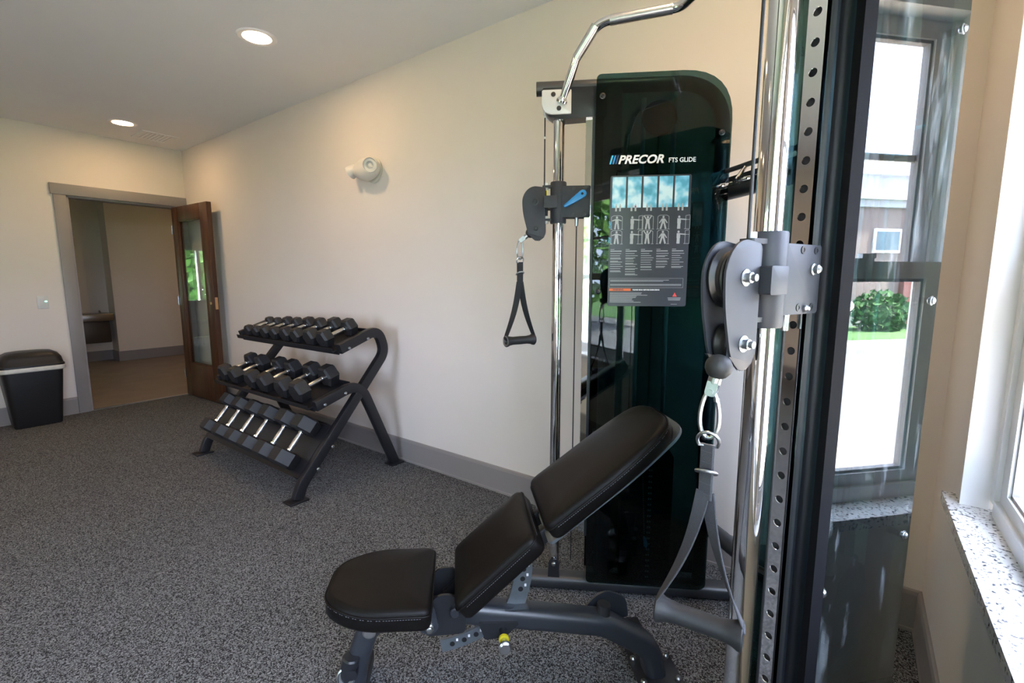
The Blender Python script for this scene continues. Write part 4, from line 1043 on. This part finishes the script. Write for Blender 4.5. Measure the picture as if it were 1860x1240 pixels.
# logo lettering and exercise placard on the inner shroud of each tower
def graphics(T, flip):
    def fn(x, y, t): return T((0.665 - (0.187 + x)) if flip else (0.187 + x), 0.0672 + t, y)
    lg = MB(); text_on(lg, 'PRECOR', 0.040, fn, 0.024, 1.689, 0.0006, width=0.158, shear=0.28, bold=0.0012)
    part(lg, 'logo_lettering', 'print_white', cm, smooth=False, recalc=False)
    for k, m in enumerate(('print_cyan', 'print_blue', 'print_navy')):
        x = -0.006 + k * 0.010
        b = MB(); vs = [fn(x + a, 1.688 + c, 0.0006) for a, c in ((0, 0), (0.006, 0), (0.014, 0.030), (0.008, 0.030))]
        b.add(vs, [(0, 1, 2, 3)]); part(b, 'logo_stripe', m, cm, smooth=False, recalc=False)
    l2 = MB(); text_on(l2, 'FTS GLIDE', 0.022, fn, 0.199, 1.690, 0.0006, width=0.092, bold=0.0004)
    part(l2, 'model_lettering', 'print_white', cm, smooth=False, recalc=False)
    PW, Y0, Y1 = 0.281, 1.183, 1.648
    pl = part(MB().prism(rounded([(0, Y0), (PW, Y0), (PW, Y1), (0, Y1)], [0.008] * 4, 4), fn, 0.0, 0.0015), 'exercise_placard', 'placard', cm, 'dark grey exercise chart with blue photos', smooth=False)
    def f2(x, y, t): return fn(x, y, t + 0.0016)
    cw = 0.0545
    for k in range(5):
        x = 0.007 + k * cw
        b = MB(); flat(b, f2, x, 1.536, x + 0.0475, 1.643, 0.0004); part(b, 'photo_strip', 'print_photo', pl, smooth=False)
    def figure(cx, cy, h, pose):
        b = MB()
        def rect(x0, y0, x1, y1): flat(b, f2, cx + x0 * h, cy + y0 * h, cx + x1 * h, cy + y1 * h, 0.0008)
        def limb(x0, y0, x1, y1, w):
            d = V((x1 - x0, y1 - y0)).normalized(); n = V((-d.y, d.x)) * w / 2
            vs = [f2(cx + (x0 + sx * n.x) * h, cy + (y0 + sx * n.y) * h, 0.0008) for sx in (1, -1)] + [f2(cx + (x1 + sx * n.x) * h, cy + (y1 + sx * n.y) * h, 0.0008) for sx in (-1, 1)]
            b.add(vs, [(0, 1, 2, 3)])
        hd = [f2(cx + 0.085 * h * math.cos(2 * PI * k / 10), cy + (0.91 + 0.09 * math.sin(2 * PI * k / 10)) * h, 0.0008) for k in range(10)]
        b.add(hd, [tuple(range(10))])
        rect(-0.13, 0.42, 0.13, 0.80)
        if pose in (0, 2, 3):
            limb(-0.08, 0.45, -0.14 if pose != 3 else -0.2, 0.0, 0.13); limb(0.08, 0.45, 0.14 if pose != 3 else 0.2, 0.0, 0.13)
        else:
            limb(-0.04, 0.45, -0.06, 0.0, 0.14); limb(0.05, 0.45, 0.05, 0.0, 0.12)
        if pose == 0: limb(-0.12, 0.74, -0.36, 0.66, 0.08); limb(0.12, 0.74, 0.36, 0.66, 0.08)
        elif pose == 2: limb(-0.12, 0.76, -0.28, 1.02, 0.08); limb(0.12, 0.76, 0.28, 1.02, 0.08)
        elif pose == 3: limb(-0.12, 0.74, -0.30, 0.45, 0.08); limb(0.12, 0.74, 0.30, 0.45, 0.08)
        else: limb(0.08, 0.74, 0.55, 0.70, 0.09)
        part(b, 'figure', 'print_grey', pl, smooth=False, recalc=False)
        # outline of the machine around the figure
        g = MB()
        def ln(x0, y0, x1, y1):
            d = V((x1 - x0, y1 - y0)).normalized(); n = V((-d.y, d.x)) * 0.0007
            g.add([f2(cx + x0 * h + sx * n.x, cy + y0 * h + sx * n.y, 0.0006) for sx in (1, -1)] + [f2(cx + x1 * h + sx * n.x, cy + y1 * h + sx * n.y, 0.0006) for sx in (-1, 1)], [(0, 1, 2, 3)])
        if pose in (0, 2, 3):
            for q in ((-0.42, 0, -0.42, 0.95), (0.42, 0, 0.42, 0.95), (-0.42, 0.95, -0.25, 1.05), (-0.25, 1.05, 0.25, 1.05), (0.25, 1.05, 0.42, 0.95), (-0.5, 0, -0.3, 0), (0.3, 0, 0.5, 0)): ln(*q)
        else:
            for q in ((0.5, 0, 0.5, 1.0), (0.82, 0.0, 0.82, 1.0), (0.5, 1.0, 0.82, 1.05), (0.4, 0, 0.82, 0.0), (0.5, 0.7, 0.82, 0.7)): ln(*q)
        part(g, 'machine_outline', 'print_grey', pl, smooth=False, recalc=False)
    pose = [0, 1, 2, 3, 4]
    for k in range(5):
        x = 0.012 + k * cw
        figure(x + 0.014, 1.460, 0.046, pose[k]); figure(x + 0.014, 1.408, 0.046, pose[k])
        for dx in (0.010, 0.024):
            b = MB(); flat(b, f2, x + dx - 0.003, 1.524, x + dx + 0.003, 1.544, 0.0007); flat(b, f2, x + dx - 0.0018, 1.545, x + dx + 0.0018, 1.549, 0.0007)
            part(b, 'muscle_figure', 'print_grey', pl, smooth=False)
    rd = MB(); flat(rd, f2, 0.012 + cw + 0.021, 1.536, 0.012 + cw + 0.026, 1.543, 0.001); part(rd, 'red_highlight', 'print_red', pl, smooth=False)
    sc = MB()
    def vert(s, y, size):
        vs, fs = text_flat(s, size, bold=0.0003)
        sc.add([f2(0.0045 - v.y, y + v.x, 0.0004) for v in vs], fs)
    vert('START', 1.464, 0.0085); vert('STOP', 1.412, 0.0085)
    part(sc, 'row_lettering', 'print_cyan', pl, smooth=False, recalc=False)
    rnd = random.Random(3); tx = MB()
    for k in range(5):
        x = 0.006 + k * cw; y = 1.388
        flat(tx, f2, x, y, x + 0.014, y + 0.0016, 0.0003); y -= 0.007
        flat(tx, f2, x, y, x + 0.040, y + 0.0030, 0.0003); y -= 0.008
        for j in range((8, 9, 8, 6, 7)[k]):
            for q in range(rnd.choice((1, 1, 2))):
                flat(tx, f2, x, y, x + rnd.uniform(0.028, 0.046), y + 0.0016, 0.0003); y -= 0.0036
            y -= 0.0042
    for j in range(2): flat(tx, f2, 0.008, 1.277 - j * 0.004, 0.008 + (0.21, 0.19)[j], 1.2785 - j * 0.004, 0.0003)
    for j in range(2): flat(tx, f2, 0.008, 1.262 - j * 0.004, 0.262, 1.2635 - j * 0.004, 0.0003)
    for j in range(9): flat(tx, f2, 0.008, 1.231 - j * 0.0043, 0.008 + rnd.uniform(0.08, 0.14), 1.2325 - j * 0.0043, 0.0003)
    for j in range(3): flat(tx, f2, 0.216 + j * 0.001, 1.213 - j * 0.004, 0.262 - j * 0.001, 1.2145 - j * 0.004, 0.0003)
    flat(tx, f2, 0.228, 1.190, 0.250, 1.1912, 0.0003)
    o = part(tx, 'fine_print', 'print_grey', pl, smooth=False); o['kind'] = 'stuff'
    fr = MB()
    for q in ((0.004, 1.2505, 0.268, 1.2512), (0.004, 1.284, 0.268, 1.2847), (0.004, 1.2505, 0.0047, 1.2847), (0.2673, 1.2505, 0.268, 1.2847)): flat(fr, f2, *q, 0.0003)
    part(fr, 'text_frame', 'print_grey', pl, smooth=False)
    ws = MB(); flat(ws, f2, 0.005, 1.2385, 0.083, 1.2475, 0.0004); part(ws, 'warning_bar', 'print_orange', pl, smooth=False)
    wt = MB(); text_on(wt, 'WARNING', 0.008, f2, 0.018, 1.2402, 0.0006, bold=0.0003); part(wt, 'warning_lettering', 'placard', pl, smooth=False, recalc=False)
    w2 = MB(); text_on(w2, 'PLEASE READ BEFORE EXERCISING', 0.0062, f2, 0.090, 1.2406, 0.0004, bold=0.0003); part(w2, 'notice_lettering', 'print_white', pl, smooth=False, recalc=False)
    tr_ = MB(); tr_.add([f2(0.232, 1.2185, 0.0005), f2(0.248, 1.2185, 0.0005), f2(0.240, 1.2335, 0.0005)], [(0, 1, 2)]); part(tr_, 'warning_triangle', 'print_red', pl, smooth=False, recalc=False)
graphics(TLf, False)
graphics(TRf, True)

# ------------------------------------------------------------------ strap handles hanging from the cable ends
def strap_handle(P, e, drop, label, web):
    P = V(P); e = V(e).normalized(); dn = V((0, 0, -1)); sd = e.cross(V((0, 0, 1)))
    h = thing('strap_handle', label, 'cable handle', tuple(P + dn * drop), 'strap handles of the cable machine')
    loop = []
    for k in range(24):
        a = 2 * PI * k / 24; r = 0.015 if math.sin(a) < 0 else 0.0105
        loop.append(P + e * (0.0135 * math.cos(a) * (1.0 - 0.18 * math.sin(a))) + dn * (0.030 - 0.037 * math.sin(a)))
    cb = part(MB().tube(loop, 0.0032, 10, closed=True), 'carabiner', 'zinc', h, 'silver carabiner')
    part(MB().cyl(loop[3], loop[21] * 0.0 + loop[3] + (loop[0] - loop[3]) * 0.2, 0.0042, seg=10), 'gate_nut', 'zinc', cb)
    def dring(c, r, tilt, f=1.0):
        pts = [V(c) + e * (r * math.cos(a) * f) + (V((0, 0, 1)) * math.cos(tilt) + sd * math.sin(tilt)) * (r * max(math.sin(a), -0.55)) for a in [2 * PI * k / 22 for k in range(22)]]
        return part(MB().tube(pts, 0.0026, 8, closed=True), 'd_ring', 'brass' if False else 'zinc', h, 'small metal ring')
    dring(P + dn * 0.072, 0.0155, 0.3)
    dring(P + dn * 0.122, 0.0150, 1.1)
    def band(path, w, t, side, name):
        prof = rrect(w, t, t * 0.4, 1)
        m = MB(); rings = []
        n = len(path)
        for i, q in enumerate(path):
            tan = (V(path[min(i + 1, n - 1)]) - V(path[max(i - 1, 0)])).normalized()
            s = V(side[i]); s = (s - tan * s.dot(tan)).normalized(); nn = s.cross(tan)
            rings.append([V(q) + s * a + nn * b for a, b in prof])
        return part(m.ring_loft(rings), name, web, h)
    band([P + dn * 0.078, P + dn * 0.105, P + dn * 0.135, P + dn * 0.165], 0.024, 0.005, [e + sd * 0.5] * 4, 'strap')
    G = P + dn * drop; hl = 0.066
    for k in (-1, 1):
        st = P + dn * 0.155 + e * (0.003 * k); en = G + e * (hl * k * 1.02) + V((0, 0, 0.012))
        pts = []; sides = []
        for j in range(11):
            f = j / 10; q = st.lerp(en, f) + e * (0.010 * k * math.sin(PI * f) * (-1))
            pts.append(q); a = 0.3 + f * 1.2
            sides.append(e * math.cos(a) + sd * math.sin(a))
        pts.append(en + dn * 0.012 - e * (0.010 * k)); sides.append(sides[-1])
        band(pts, 0.023, 0.003, sides, 'strap_leg')
    stc = MB()
    for j in range(5):
        for q in range(9):
            c = P + dn * (0.088 + j * 0.017) + (e + sd * 0.5).normalized() * (-0.009 + q * 0.00225) - sd * 0.0 
            stc.tube([c + (sd - e * 0.5).normalized() * s_ * 0.0027 + dn * (0.0007 * s_) for s_ in (-1, 1)], 0.0004, 4)
    part(stc, 'stitching', 'thread', h, smooth=False)['kind'] = 'stuff'
    gp = [(0.0125, -hl * 0.97), (0.0215, -hl), (0.0232, -hl + 0.002), (0.0225, -hl + 0.007), (0.0185, -hl + 0.016), (0.0160, -hl + 0.034), (0.0165, 0), (0.0160, hl - 0.034), (0.0185, hl - 0.016), (0.0225, hl - 0.007), (0.0232, hl - 0.002), (0.0215, hl), (0.0125, hl * 0.97)]
    gr = part(MB().lathe(gp, G, e, 28, caps=False), 'grip', 'black_rubber', h, 'black rubber grip')
    part(MB().lathe([(0.0126, -hl * 0.975), (0.0115, -hl * 0.9), (0.0115, hl * 0.9), (0.0126, hl * 0.975)], G, e, 20, caps=False), 'core_tube', 'brushed_steel', gr)
    for k in (-1, 1):
        part(MB().lathe([(0.0130, hl * 0.99), (0.0175, hl * 1.012), (0.0215, hl * 1.004)], G, e * k, 24, caps=False), 'end_ring', 'zinc', gr)
    return h
ca, sa = math.cos(R(38)), math.sin(R(38))
strap_handle(eL + V((0, 0, -0.002)), (0.86 * ca - 0.5 * sa, 0.5 * ca + 0.86 * sa, 0), 0.384, 'black strap handle hanging from the left column near the wall', 'webbing_black')
strap_handle(eR + V((0, 0, -0.002)), (0.993, 0.10, 0), 0.374, 'grey strap handle with rubber grip hanging from the near column', 'webbing')
